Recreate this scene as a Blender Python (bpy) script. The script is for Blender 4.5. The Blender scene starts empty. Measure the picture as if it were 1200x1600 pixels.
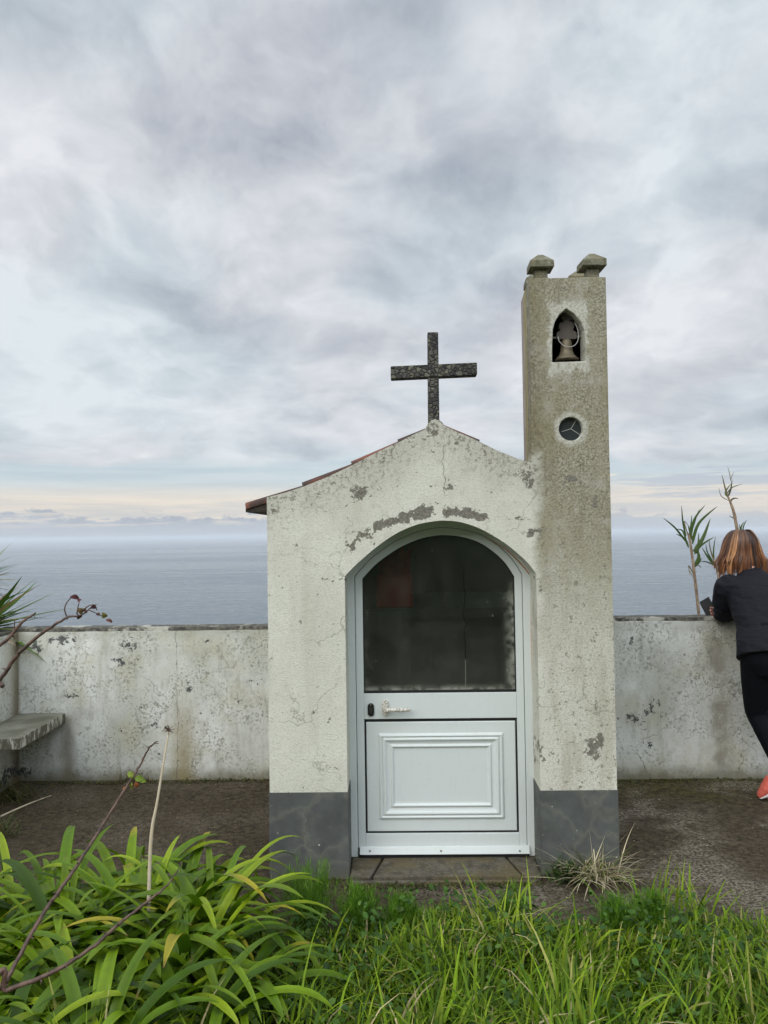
import bpy, bmesh, math, random
import numpy as np
from mathutils import Vector, Matrix, geometry
random.seed(7); rng = np.random.default_rng(7)
SC = bpy.context.scene; COL = SC.collection
R = math.radians

# ------------------------------------------------------------------ camera
CAMZ = 1.6
PITCH = math.atan(0.0283); ROLL = 0.0145
fw = Vector((0, math.cos(PITCH), math.sin(PITCH)))
r0 = Vector((1, 0, 0)); u0 = Vector((0, -math.sin(PITCH), math.cos(PITCH)))
cr = r0*math.cos(ROLL) - u0*math.sin(ROLL)
cu = r0*math.sin(ROLL) + u0*math.cos(ROLL)
cam_d = bpy.data.cameras.new('camera'); cam = bpy.data.objects.new('camera', cam_d); COL.objects.link(cam)
cam.matrix_world = Matrix(((cr.x, cu.x, -fw.x, 0), (cr.y, cu.y, -fw.y, 0), (cr.z, cu.z, -fw.z, CAMZ), (0, 0, 0, 1)))
cam_d.sensor_fit = 'VERTICAL'; cam_d.sensor_height = 32; cam_d.lens = 24
cam_d.clip_start = 0.05; cam_d.clip_end = 200000
SC.camera = cam
SC.view_settings.view_transform = 'Standard'; SC.view_settings.look = 'None'
SC.view_settings.exposure = 0.0; SC.view_settings.gamma = 1
SC.cycles.max_bounces = 8; SC.cycles.volume_bounces = 1; SC.cycles.transparent_max_bounces = 16

def ray(px, py):
    return (fw + cr*((px-600)/1200) - cu*((py-800)/1200))
def at(px, py, Y):                       # world point at depth Y
    d = ray(px, py); return Vector((0, 0, CAMZ)) + d*(Y/d.y)
def atz(px, py, z=0.0):                  # world point at height z
    d = ray(px, py); return Vector((0, 0, CAMZ)) + d*((z-CAMZ)/d.z)

# ------------------------------------------------------------------ node helper
class S:
    def __init__(s, g, k): s.g = g; s.k = k
    def __add__(s, o): return s.g.m('ADD', s, o)
    __radd__ = __add__
    def __mul__(s, o): return s.g.m('MULTIPLY', s, o)
    __rmul__ = __mul__
    def __sub__(s, o): return s.g.m('SUBTRACT', s, o)
    def __rsub__(s, o): return s.g.m('SUBTRACT', o, s)
    def __truediv__(s, o): return s.g.m('DIVIDE', s, o)
class G:
    def __init__(s, tree): s.t = tree; s.n = tree.nodes; s.l = tree.links
    def put(s, inp, v):
        if isinstance(v, S): s.l.new(v.k, inp)
        elif v is not None:
            if hasattr(inp.default_value, '__len__') and not hasattr(v, '__len__'): v = (v,)*len(inp.default_value)
            if hasattr(v, '__len__') and len(inp.default_value) == 4 and len(v) == 3: v = tuple(v)+(1,)
            inp.default_value = v
    def m(s, op, a, b=None, c=None, clamp=False):
        n = s.n.new('ShaderNodeMath'); n.operation = op; n.use_clamp = clamp
        s.put(n.inputs[0], a)
        if b is not None: s.put(n.inputs[1], b)
        if c is not None: s.put(n.inputs[2], c)
        return S(s, n.outputs[0])
    def coord(s, w='Object'): return S(s, s.n.new('ShaderNodeTexCoord').outputs[w])
    def coordz(s, v): return s.sep(v)[2]
    def sep(s, v):
        n = s.n.new('ShaderNodeSeparateXYZ'); s.put(n.inputs[0], v); return [S(s, o) for o in n.outputs]
    def comb(s, x, y, z):
        n = s.n.new('ShaderNodeCombineXYZ')
        for i, v in enumerate((x, y, z)): s.put(n.inputs[i], v)
        return S(s, n.outputs[0])
    def noise(s, v, sc=5, det=4, rough=.55, dist=0, col=False):
        n = s.n.new('ShaderNodeTexNoise'); s.put(n.inputs['Vector'], v)
        n.inputs['Scale'].default_value = sc; n.inputs['Detail'].default_value = det
        n.inputs['Roughness'].default_value = rough; n.inputs['Distortion'].default_value = dist
        return S(s, n.outputs['Color' if col else 'Fac'])
    def vor(s, v, sc=5, feature='F1', out='Distance', rand=1):
        n = s.n.new('ShaderNodeTexVoronoi'); n.feature = feature; s.put(n.inputs['Vector'], v)
        n.inputs['Scale'].default_value = sc; n.inputs['Randomness'].default_value = rand
        return S(s, n.outputs[out])
    def ss(s, v, a, b, c=0, d=1, kind='SMOOTHSTEP'):
        n = s.n.new('ShaderNodeMapRange'); n.interpolation_type = kind
        s.put(n.inputs[0], v)
        for i, q in enumerate((a, b, c, d)): s.put(n.inputs[i+1], q)
        return S(s, n.outputs[0])
    def mix(s, f, a, b, mode='MIX'):
        n = s.n.new('ShaderNodeMix'); n.data_type = 'RGBA'; n.blend_type = mode; n.clamp_factor = True
        s.put(n.inputs[0], f); s.put(n.inputs[6], a); s.put(n.inputs[7], b)
        return S(s, n.outputs[2])
    def vmath(s, op, a, b=None, scale=None):
        n = s.n.new('ShaderNodeVectorMath'); n.operation = op; s.put(n.inputs[0], a)
        if b is not None: s.put(n.inputs[1], b)
        if scale is not None: s.put(n.inputs['Scale'], scale)
        return S(s, n.outputs[0])
    def bump(s, h, st=.5, dist=.01, normal=None):
        n = s.n.new('ShaderNodeBump'); n.inputs['Strength'].default_value = st; n.inputs['Distance'].default_value = dist
        s.put(n.inputs['Height'], h)
        if normal: s.put(n.inputs['Normal'], normal)
        return S(s, n.outputs[0])
    def attr(s, name):
        n = s.n.new('ShaderNodeAttribute'); n.attribute_name = name; return S(s, n.outputs['Color'])
def mat(name, fn):
    m = bpy.data.materials.new(name); m.use_nodes = True
    t = m.node_tree; t.nodes.clear(); g = G(t)
    out = t.nodes.new('ShaderNodeOutputMaterial')
    b = t.nodes.new('ShaderNodeBsdfPrincipled')
    r = fn(g) or {}
    for k, v in r.items():
        if k in ('shader', 'mixin'): continue
        g.put(b.inputs[k], v)
    if 'shader' in r: t.links.new(r['shader'], out.inputs[0])
    elif 'mixin' in r: t.links.new(r['mixin'](b.outputs[0]), out.inputs[0])
    else: t.links.new(b.outputs[0], out.inputs[0])
    return m
def translucent(g, colr, f=.3):
    def go(bs):
        tr = g.n.new('ShaderNodeBsdfTranslucent'); g.put(tr.inputs[0], colr)
        mx = g.n.new('ShaderNodeMixShader'); mx.inputs[0].default_value = f
        g.l.new(bs, mx.inputs[1]); g.l.new(tr.outputs[0], mx.inputs[2]); return mx.outputs[0]
    return go

# ------------------------------------------------------------------ sky and sun
SUN_EL, SUN_AZ = R(32), R(215)          # behind the camera, to the left (azimuth from +Y clockwise)
W = bpy.data.worlds.new('World'); SC.world = W; W.use_nodes = True
W.node_tree.nodes.clear(); g = G(W.node_tree)
bg = W.node_tree.nodes.new('ShaderNodeBackground'); wo = W.node_tree.nodes.new('ShaderNodeOutputWorld')
W.node_tree.links.new(bg.outputs[0], wo.inputs[0])
sky = W.node_tree.nodes.new('ShaderNodeTexSky'); sky.sky_type = 'NISHITA'; sky.sun_disc = False
sky.sun_elevation = SUN_EL; sky.sun_rotation = SUN_AZ; sky.dust_density = 2.5
d = g.vmath('NORMALIZE', g.coord('Generated'))
x, y, z = g.sep(d)
zc = g.m('MAXIMUM', z, 0.0)
az = g.m('ARCTAN2', x, y); el = g.m('ARCSINE', z)
pc = g.comb(x*1.0, y*1.0, g.m('LOGARITHM', zc+.14, math.e)*.72)
wv = g.noise(pc, 4.0, 3, .5, 0, True)
pw = g.vmath('ADD', pc, g.vmath('SCALE', wv, scale=.16))
n1 = g.noise(g.vmath('ADD', pw, (3.3, 1.2, 0)), 2.5, 13, .56)
n2 = g.noise(g.vmath('ADD', pw, (7.1, 4.4, 2)), 9.5, 12, .62)
puff = g.ss(g.m('ABSOLUTE', g.noise(g.vmath('ADD', pw, (1.1, 8.4, 2)), 5.0, 9, .55)-.5), .10, .0)
def blob(a0, e0, ra, re, k):
    a = (az-a0)*(1/ra); e = (el-e0)*(1/re)
    return g.m('EXPONENT', (a*a+e*e)*-1.0)*k
# broad light and dark areas of the overcast, by direction
L = (n1-.5)*3.3 + (n2-.5)*.85 + puff*.18 + .40
L = L + blob(-.46, .46, .12, .07, .30) + blob(-.28, .40, .12, .05, .16) + blob(.155, .575, .05, .06, .34) + blob(-.05, .36, .16, .06, .12) + blob(-.45, .26, .22, .1, .18)
L = L + blob(.37, .42, .07, .03, .22) + blob(.30, .52, .10, .05, .16) + blob(.52, .52, .08, .06, .10)
L = L - blob(-.35, .56, .30, .09, .34) - blob(.02, .60, .10, .07, .22) - blob(.5, .34, .14, .09, .22) - blob(.42, .63, .16, .05, .24) - blob(-.2, .47, .16, .05, .16) - blob(.33, .16, .3, .05, .16) - blob(.10, .43, .1, .06, .14)
Lc = g.ss(L, -.22, 1.0, kind='LINEAR')
cloud = g.mix(Lc, (.28, .335, .415), (.82, .85, .89))
tintn = g.noise(g.vmath('ADD', pc, (5, 9, 1)), 2.2, 3, .5)
cloud = g.mix(g.ss(tintn, .40, .60, 0, .6), cloud, g.mix(Lc, (.29, .365, .43), (.74, .83, .87)))
cloud = g.mix(g.ss(tintn, .54, .42, 0, .30), cloud, g.mix(Lc, (.335, .335, .40), (.85, .835, .86)))
# open band near the horizon: pale cyan and cream with stripes
st = g.comb(az*2.2, el*34.0, 0.0)
s1 = g.noise(st, 1.6, 6, .6, .4)
gapn = g.noise(g.comb(az*5.0, el*3.0, 4.0), 2.0, 5, .55)
edge = .098 + (gapn-.5)*.05 + g.m('ABSOLUTE', az+.15)*-.03
gap = g.ss(el, edge+.008, edge-.006)
cyan = g.mix(g.ss(s1, .3, .7), (.53, .645, .71), (.67, .75, .785))
cream = g.mix(g.ss(s1, .3, .65), (.64, .64, .64), (.92, .83, .71))
low = g.mix(g.ss(el+(s1-.5)*.03, .075, .045), cyan, cream)
low = g.mix(g.ss(az, .0, .35, 0, .75)*g.ss(s1, .52, .60), low, (.50, .56, .65))
low = g.mix(g.ss(az, .05, .3, 0, .8)*g.ss(s1, .42, .36)*g.ss(el, .04, .06), low, (.93, .90, .78))
skyc = g.mix(gap*.9, cloud, low)
# small bank of cumulus on the horizon, strongest to the left
cb = g.noise(g.comb(az*8.0, el*20.0, 9.0), 2.6, 9, .66)
cb2 = g.noise(g.comb(az*3.0, 0.0, 2.0), 2.4, 2, .5)
top = .018 + g.ss(az, -.1, -.5, .0, .013) + (cb2-.5)*.03
brk = g.noise(g.comb(az*4.0, el*55.0, 3.0), 2.0, 6, .6)
bank = g.ss(el + (cb-.5)*.075, top+.004, top-.002)*g.ss(brk, .40, .50, .25, 1)*g.ss(az, .45, .1, .35, .95)
skyc = g.mix(bank, skyc, g.mix(g.ss(cb, .42, .66), (.43, .48, .56), (.62, .65, .70)))
skyc = g.mix(g.ss(el, .022, .010, 0, .9), skyc, (.53, .585, .65))
# extra brightness added to the unseen sky behind and overhead to light the facade
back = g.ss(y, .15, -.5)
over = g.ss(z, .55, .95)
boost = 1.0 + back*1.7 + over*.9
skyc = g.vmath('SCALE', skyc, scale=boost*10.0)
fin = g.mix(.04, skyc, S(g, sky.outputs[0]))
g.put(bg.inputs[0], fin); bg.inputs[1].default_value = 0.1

sd = bpy.data.lights.new('sun', 'SUN'); sun = bpy.data.objects.new('sun', sd); COL.objects.link(sun)
sd.energy = 1.4; sd.angle = R(40); sd.color = (1, .95, .87)
sv = Vector((math.sin(SUN_AZ)*math.cos(SUN_EL), math.cos(SUN_AZ)*math.cos(SUN_EL), math.sin(SUN_EL)))
sun.rotation_euler = sv.to_track_quat('Z', 'Y').to_euler(); sun.location = (0, -5, 8)

# ------------------------------------------------------------------ object helpers
def tag(o, label=None, cat=None, group=None, kind=None):
    if label: o['label'] = label
    if cat: o['category'] = cat
    if group: o['group'] = group
    if kind: o['kind'] = kind
    return o
def empty(name, loc=(0, 0, 0), rz=0):
    o = bpy.data.objects.new(name, None); COL.objects.link(o); o.location = loc; o.rotation_euler = (0, 0, rz)
    o.empty_display_size = .1; return o
def link(name, me, m, parent=None, smooth=None):
    o = bpy.data.objects.new(name, me); COL.objects.link(o)
    if m: me.materials.append(m)
    if parent: o.parent = parent
    if smooth is not None: me.polygons.foreach_set('use_smooth', [smooth]*len(me.polygons))
    return o
def from_bm(name, bm, m, parent=None, smooth=False, bevel=0, seg=2, sharp=35):
    bmesh.ops.recalc_face_normals(bm, faces=bm.faces)
    me = bpy.data.meshes.new(name); bm.to_mesh(me); bm.free()
    o = link(name, me, m, parent, smooth)
    if bevel:
        b = o.modifiers.new('bevel', 'BEVEL'); b.width = bevel; b.segments = seg; b.limit_method = 'ANGLE'; b.angle_limit = R(sharp)
        b.harden_normals = False
    return o
def box(bm, x0, x1, y0, y1, z0, z1):
    v = [bm.verts.new(p) for p in ((x0,y0,z0),(x1,y0,z0),(x1,y1,z0),(x0,y1,z0),(x0,y0,z1),(x1,y0,z1),(x1,y1,z1),(x0,y1,z1))]
    for f in ((0,3,2,1),(4,5,6,7),(0,1,5,4),(1,2,6,5),(2,3,7,6),(3,0,4,7)): bm.faces.new([v[i] for i in f])
    return v
def plate(bm, loops, v0, v1):
    """extruded polygon in the local x-z plane with holes, front at y=v0, back at y=v1"""
    tess = geometry.tessellate_polygon([[Vector((p[0], p[1], 0)) for p in l] for l in loops])
    flat = [p for l in loops for p in l]
    F = [bm.verts.new((p[0], v0, p[1])) for p in flat]; B = [bm.verts.new((p[0], v1, p[1])) for p in flat]
    for t in tess:
        try:
            bm.faces.new([F[i] for i in t]); bm.faces.new([B[i] for i in reversed(t)])
        except ValueError: pass
    k = 0
    for l in loops:
        n = len(l)
        for i in range(n):
            a, b = k+i, k+(i+1) % n
            bm.faces.new([F[a], F[b], B[b], B[a]])
        k += n
def catmull(pts, n=8):
    P = [Vector(p) for p in pts]; out = []
    for i in range(len(P)-1):
        p0 = P[max(i-1, 0)]; p1 = P[i]; p2 = P[i+1]; p3 = P[min(i+2, len(P)-1)]
        for j in range(n):
            t = j/n
            out.append(.5*((2*p1)+(p2-p0)*t+(2*p0-5*p1+4*p2-p3)*t*t+(3*p1-p0-3*p2+p3)*t**3))
    out.append(P[-1]); return out
def lerpl(a, n):
    """resample list of floats/tuples to n values"""
    out = []
    for i in range(n):
        f = i/(n-1)*(len(a)-1); k = min(int(f), len(a)-2); t = f-k
        if isinstance(a[0], (tuple, list)): out.append(tuple(a[k][q]*(1-t)+a[k+1][q]*t for q in range(len(a[0]))))
        else: out.append(a[k]*(1-t)+a[k+1]*t)
    return out
def tube(bm, pts, rad, seg=8, ref=None, n=6, cap=True, round_end=False):
    P = catmull(pts, n) if n > 1 else [Vector(p) for p in pts]
    rr = lerpl([r if isinstance(r, (tuple, list)) else (r, r) for r in rad], len(P))
    if round_end:
        t0 = (P[0]-P[1]).normalized(); t1 = (P[-1]-P[-2]).normalized()
        a, b = rr[0], rr[-1]
        P = [P[0]+t0*min(a)*.85, P[0]+t0*min(a)*.6] + P + [P[-1]+t1*min(b)*.6, P[-1]+t1*min(b)*.85]
        rr = [(a[0]*.35, a[1]*.35), (a[0]*.78, a[1]*.78)] + rr + [(b[0]*.78, b[1]*.78), (b[0]*.35, b[1]*.35)]
    rings = []; up = Vector(ref) if ref else None
    prev = None
    for i, p in enumerate(P):
        t = (P[min(i+1, len(P)-1)] - P[max(i-1, 0)])
        t = t.normalized() if t.length > 1e-9 else Vector((0, 0, 1))
        if up is not None: s = up - t*up.dot(t)
        elif prev is not None: s = prev - t*prev.dot(t)
        else:
            q = Vector((0, 0, 1)) if abs(t.z) < .9 else Vector((1, 0, 0)); s = q - t*q.dot(t)
        s = s.normalized() if s.length > 1e-6 else Vector((1, 0, 0)); prev = s
        w = t.cross(s)
        rings.append([bm.verts.new(p + s*(rr[i][0]*math.cos(k*2*math.pi/seg)) + w*(rr[i][1]*math.sin(k*2*math.pi/seg))) for k in range(seg)])
    for a, b in zip(rings[:-1], rings[1:]):
        for k in range(seg): bm.faces.new([a[k], a[(k+1) % seg], b[(k+1) % seg], b[k]])
    if cap:
        bm.faces.new(list(reversed(rings[0]))); bm.faces.new(rings[-1])
def ball(bm, c, r, seg=16, rings=10):
    r = r if hasattr(r, '__len__') else (r, r, r)
    m = Matrix.Translation(c) @ Matrix.Diagonal((r[0], r[1], r[2], 1))
    bmesh.ops.create_uvsphere(bm, u_segments=seg, v_segments=rings, radius=1, matrix=m)
def lathe(bm, prof, c, seg=24):
    c = Vector(c); rings = []
    for r, h in prof: rings.append([bm.verts.new(c+Vector((r*math.cos(k*2*math.pi/seg), r*math.sin(k*2*math.pi/seg), h))) for k in range(seg)])
    for a, b in zip(rings[:-1], rings[1:]):
        for k in range(seg): bm.faces.new([a[k], a[(k+1) % seg], b[(k+1) % seg], b[k]])
    bm.faces.new(list(reversed(rings[0]))); bm.faces.new(rings[-1])
def fuse(name, bm, m, parent, voxel=.01, smooth=4):
    """overlapping closed shells -> one continuous skin"""
    bmesh.ops.recalc_face_normals(bm, faces=bm.faces)
    me = bpy.data.meshes.new(name); bm.to_mesh(me); bm.free()
    o = bpy.data.objects.new(name, me); COL.objects.link(o)
    r = o.modifiers.new('r', 'REMESH'); r.mode = 'VOXEL'; r.voxel_size = voxel; r.use_smooth_shade = True
    s = o.modifiers.new('s', 'SMOOTH'); s.factor = .5; s.iterations = smooth
    dg = bpy.context.evaluated_depsgraph_get(); dg.update()
    me2 = bpy.data.meshes.new_from_object(o.evaluated_get(dg)); o.modifiers.clear(); o.data = me2
    me2.name = name; me2.materials.clear(); me2.materials.append(m); o.parent = parent
    me2.polygons.foreach_set('use_smooth', [True]*len(me2.polygons)); return o
def blades(name, base, length, width, head, lean, curl, color, m, parent=None, segs=5, fold=0.0, twist=None, wprof=None):
    """many arching ribbon leaves in one mesh. arrays of N. lean = angle from vertical at the root, curl = extra bending to the tip"""
    N = len(length); T = np.linspace(0, 1, segs+1)
    ang = lean[:, None] + curl[:, None]*T[None, :]**1.4
    dl = length[:, None]/segs
    hx = np.cumsum(np.sin(ang[:, :-1])*dl, 1); hz = np.cumsum(np.cos(ang[:, :-1])*dl, 1)
    hx = np.concatenate([np.zeros((N, 1)), hx], 1); hz = np.concatenate([np.zeros((N, 1)), hz], 1)
    H = np.stack([np.cos(head), np.sin(head), 0*head], 1)
    tw = np.zeros(N) if twist is None else twist
    C = base[:, None, :] + H[:, None, :]*hx[:, :, None] + np.array([0, 0, 1.0])[None, None, :]*hz[:, :, None]
    h2 = head[:, None] + math.pi/2 + tw[:, None]*T[None, :]
    Sd = np.stack([np.cos(h2), np.sin(h2), 0*h2], 2)
    if wprof is None: wp = np.minimum(1, .55+1.6*T)*(1-T**2.2)
    else: wp = np.interp(T, np.linspace(0, 1, len(wprof)), wprof)
    wp = np.maximum(wp, .02)
    w = width[:, None]*wp[None, :]*.5
    # leaf normal for folding (V section)
    nx = -np.cos(ang); nz = np.sin(ang)
    Nn = H[:, None, :]*nx[:, :, None] + np.array([0, 0, 1.0])[None, None, :]*nz[:, :, None]
    cols = [C - Sd*w[:, :, None] + Nn*(w*fold)[:, :, None], C, C + Sd*w[:, :, None] + Nn*(w*fold)[:, :, None]] if fold else [C - Sd*w[:, :, None], C + Sd*w[:, :, None]]
    K = len(cols); V = np.stack(cols, 2).reshape(-1, 3)
    idx = np.arange(N)[:, None, None]*(segs+1)*K + np.arange(segs)[None, :, None]*K + np.arange(K-1)[None, None, :]
    idx = idx.reshape(-1)
    Fq = np.stack([idx, idx+1, idx+K+1, idx+K], 1)
    colr = np.repeat(color, (segs+1)*K, 0)
    return raw_mesh(name, V, Fq, colr, m, parent)
def raw_mesh(name, V, Fq, colr, m, parent=None, smooth=True):
    me = bpy.data.meshes.new(name); nf = len(Fq); q = Fq.shape[1]
    me.vertices.add(len(V)); me.vertices.foreach_set('co', V.astype(np.float32).ravel())
    me.loops.add(nf*q); me.loops.foreach_set('vertex_index', Fq.astype(np.int32).ravel())
    me.polygons.add(nf); me.polygons.foreach_set('loop_start', (np.arange(nf)*q).astype(np.int32))
    me.polygons.foreach_set('use_smooth', np.full(nf, smooth))
    if colr is not None:
        a = me.attributes.new('tint', 'FLOAT_COLOR', 'POINT')
        c4 = np.concatenate([colr, np.ones((len(colr), 1))], 1)
        a.data.foreach_set('color', c4.astype(np.float32).ravel())
    me.update(); me.validate(); return link(name, me, m, parent)

# ------------------------------------------------------------------ chapel frame of reference
CY = 3.6; CA = 0.02
C0 = Vector((at(692, 1369, CY).x, CY, 0))
cux = Vector((math.cos(CA), -math.sin(CA), 0)); cvx = Vector((math.sin(CA), math.cos(CA), 0))
def L2(px, py, v=0.0):
    """pixel -> (x, z) in the chapel's own frame on the plane local y = v"""
    d = ray(px, py); o = Vector((0, 0, CAMZ)) - C0 - cvx*v
    t = -o.dot(cvx)/d.dot(cvx); p = Vector((0, 0, CAMZ)) + d*t - C0
    return (p.dot(cux), p.z)

# ------------------------------------------------------------------ materials
ARC_APEX = L2(692, 813)
def arch_field(g, x, z, Rr=.53):
    cx, cz = ARC_APEX[0], ARC_APEX[1]-Rr
    dx = x-cx; dz = z-cz
    return g.m('SQRT', dx*dx+dz*dz) - Rr
def spot(g, x, z, c, rx, rz=None):
    rz = rz or rx
    a = (x-c[0])*(1/rx); b = (z-c[1])*(1/rz)
    return g.m('MAXIMUM', 1.0 - g.m('SQRT', a*a+b*b), 0.0)
TOWL = L2(832, 800)[0]; TOWR = L2(955, 800)[0]; TOWTOP = L2(890, 435)[1]
APEX = L2(680, 656)
def plaster(g):
    p = g.coord(); x, y, z = g.sep(p)
    wq = g.vmath('ADD', p, g.vmath('SCALE', g.vmath('SUBTRACT', g.noise(p, 24, 5, .65, 0, True), (.5, .5, .5)), scale=.075)); xw, _, zw = g.sep(wq)
    big = g.noise(p, 2.2, 5, .6); mid = g.noise(p, 9, 6, .6); fine = g.noise(p, 75, 3, .7)
    grit = g.vor(p, 190, out='Distance')
    base = g.mix(g.ss(big, .3, .7), (.565, .56, .48), (.69, .68, .60))
    base = g.mix(g.ss(g.noise(g.vmath('MULTIPLY', p, (1, 1, .15)), 9, 5, .65), .48, .72, 0, .3), base, (.42, .40, .31))
    base = g.mix(g.ss(mid, .45, .75, 0, .35), base, (.44, .43, .34))
    base = g.mix(g.ss(fine, .52, .70, 0, .45), base, (.36, .36, .29))
    base = g.mix(g.ss(g.noise(p, 130, 2, .7), .56, .66, 0, .5), base, (.33, .33, .26))
    base = g.mix(g.ss(g.vor(g.vmath('ADD', p, (2, 7, 1)), 55), .11, .06, 0, .7)*g.ss(mid, .4, .6), base, (.14, .135, .10))
    # tower and its foot: lichen, olive to grey, fading to white low down
    warp = (mid-.5)*.16 + (big-.5)*.2
    tw = g.ss(x+warp, TOWL-.02, TOWL+.07)*g.ss(z+warp*1.6, .70, 1.50)
    tw = g.m('MAXIMUM', tw, g.ss(z+warp*.15, L2(831, 722)[1]+.0, L2(831, 722)[1]+.07)*g.ss(x, TOWL-.06, TOWL-.03))
    tfine = g.noise(p, 85, 4, .8); tf2 = g.noise(p, 130, 2, .8)
    lich = g.mix(g.ss(tfine, .40, .58), (.105, .094, .055), (.37, .345, .255))
    lich = g.mix(g.ss(tf2, .54, .66, 0, .7), lich, (.50, .475, .39))
    lich = g.mix(g.ss(g.noise(g.vmath('MULTIPLY', p, (1, 1, .12)), 14, 5, .6), .44, .64, 0, .5), lich, (.19, .165, .10))
    lich = g.mix(g.ss(g.noise(p, 26, 6, .75), .50, .64, 0, .55), lich, (.13, .115, .06))
    lich = g.mix(g.ss(g.noise(g.vmath('ADD', p, (9, 1, 1)), 18, 6, .75), .56, .66, 0, .5), lich, (.50, .48, .42))
    lich = g.mix(g.ss(g.noise(g.vmath('MULTIPLY', p, (1, 1, .5)), 5, 4), .42, .66, 0, .6), lich, (.20, .17, .065))
    lich = g.mix(g.ss(g.noise(g.vmath('ADD', p, (4, 4, 4)), 8, 5), .52, .68, 0, .5), lich, (.42, .41, .36))
    gap = (z-1.8)
    col = g.mix(tw*g.ss(z, 1.2, 1.75, .55, .93), base, lich)
    # weathering of the whole right pillar: dark pits
    pr = g.ss(x+warp*.5, TOWL+.0, TOWL+.08)
    pits = g.ss(g.noise(p, 38, 3, .6), .60, .66)
    col = g.mix(pits*pr*.75, col, (.17, .155, .11))
    dust = g.ss(g.noise(p, 95, 3, .8), .49, .62)
    col = g.mix(dust*pr*.5, col, (.25, .225, .16))
    col = g.mix(pr*g.ss(g.noise(g.vmath('MULTIPLY', p, (1, 1, .2)), 11, 5, .65), .45, .66, 0, .45), col, (.33, .30, .22))
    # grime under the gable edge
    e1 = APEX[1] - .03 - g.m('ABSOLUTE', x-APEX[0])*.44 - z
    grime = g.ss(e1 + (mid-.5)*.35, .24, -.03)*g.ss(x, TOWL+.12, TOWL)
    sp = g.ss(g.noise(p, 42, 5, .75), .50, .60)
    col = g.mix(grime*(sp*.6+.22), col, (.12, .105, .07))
    # chips scattered over the face
    chips = g.ss(g.noise(p, 20, 7, .68), .655, .665)
    # broad loss above the arch and in named places
    pn = g.noise(p, 17, 7, .66); pn2 = g.noise(p, 30, 5, .6)
    infl = 0.0
    for (qx, qy, rx, ry, k) in ((563, 770, 17, 13, .5), (702, 757, 11, 11, .4), (680, 676, 16, 17, .42), (712, 692, 13, 8, .34), (826, 745, 12, 18, .5),
                             (925, 1168, 15, 22, .45), (938, 1150, 6, 20, .40), (838, 832, 24, 8, .42), (846, 1175, 5, 40, .34), (845, 915, 6, 16, .36),
                             (428, 795, 14, 14, .30), (806, 810, 20, 8, .3), (551, 838, 6, 30, .22), (530, 906, 30, 5, .33), (893, 752, 20, 9, .34), (930, 782, 8, 10, .38),
        (548, 857, 7, 8, .46), (560, 846, 10, 8, .46), (574, 835, 12, 8, .48), (590, 825, 15, 8, .5), (606, 818, 16, 8, .5), (624, 812, 17, 7, .5), (642, 806, 17, 8, .5), (657, 800, 15, 10, .5), (671, 795, 13, 8, .46), (702, 800, 15, 9, .52), (720, 801, 16, 8, .52), (738, 803, 15, 7, .48), (756, 809, 13, 5, .45), (640, 833, 30, 5, .25), (590, 862, 10, 14, .22)):
        c = L2(qx, qy); infl = spot(g, xw, zw, c, rx*.003*1.5, ry*.003*1.5)*k + infl
    peel = g.ss((pn-.5)*1.2 + (pn2-.5)*1.1 + (g.noise(p, 75, 4, .65)-.5)*.7 + infl, .29, .30)
    peel = g.m('MAXIMUM', peel, chips)
    pcol = g.mix(g.ss(fine, .4, .6), (.14, .13, .105), (.225, .21, .175))
    col = g.mix(peel, col, pcol)
    # cracks
    wx = g.vmath('ADD', p, g.vmath('SCALE', g.noise(p, 6, 4, .6, 0, True), scale=.22))
    ce = g.vor(wx, 2.6, 'DISTANCE_TO_EDGE')
    cr_ = g.ss(ce, .010, .003)*g.ss(g.noise(p, 3.1, 2), .42, .58)
    cx0 = L2(693, 700)[0]
    vc = g.m('ABSOLUTE', x - cx0 - (g.noise(g.comb(0.0, 0.0, z), 9, 4, .6)-.5)*.09)
    vc = g.ss(vc, .0028, .0008)*g.ss(z, ARC_APEX[1]+.02, ARC_APEX[1]+.05)*g.ss(z, APEX[1]-.04, APEX[1]-.1)*g.ss(g.noise(g.comb(0.0, 2.0, z), 14, 3), .35, .55)
    cr2 = g.m('MAXIMUM', cr_*.4, vc*.7)*g.ss(tw, .5, .0)
    col = g.mix(cr2, col, (.13, .12, .10))
    # clean rims round the openings
    nb = L2(888, 527); wb = L2(892, 670)
    rim1 = g.ss(g.m('MAXIMUM', g.m('ABSOLUTE', x-nb[0])*(1/.077), g.m('ABSOLUTE', z-nb[1])*(1/.14)) + (g.noise(p, 16, 6, .7)-.5)*2.2, 1.34, 1.0)
    ddx = x-wb[0]; ddz = z-wb[1]
    rim2 = g.ss(g.m('SQRT', ddx*ddx+ddz*ddz) + (g.noise(p, 20, 5, .7)-.5)*.06, .088, .066)
    rim = g.m('MAXIMUM', rim1, rim2)*g.ss(z, 1.7, 1.8)
    col = g.mix(rim*.7, col, g.mix(g.ss(fine, .45, .6), (.60, .60, .55), (.40, .38, .30)))
    h = fine*.7 + grit*.7 - peel*1.2 - cr2*1.0 - pits*pr*.8 + g.noise(p, 160, 2, .7)*.5
    return {'Base Color': col, 'Roughness': .93, 'Specular IOR Level': .25, 'Normal': g.bump(h, .6, .003)}
M_PLASTER = mat('plaster', plaster)
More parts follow.
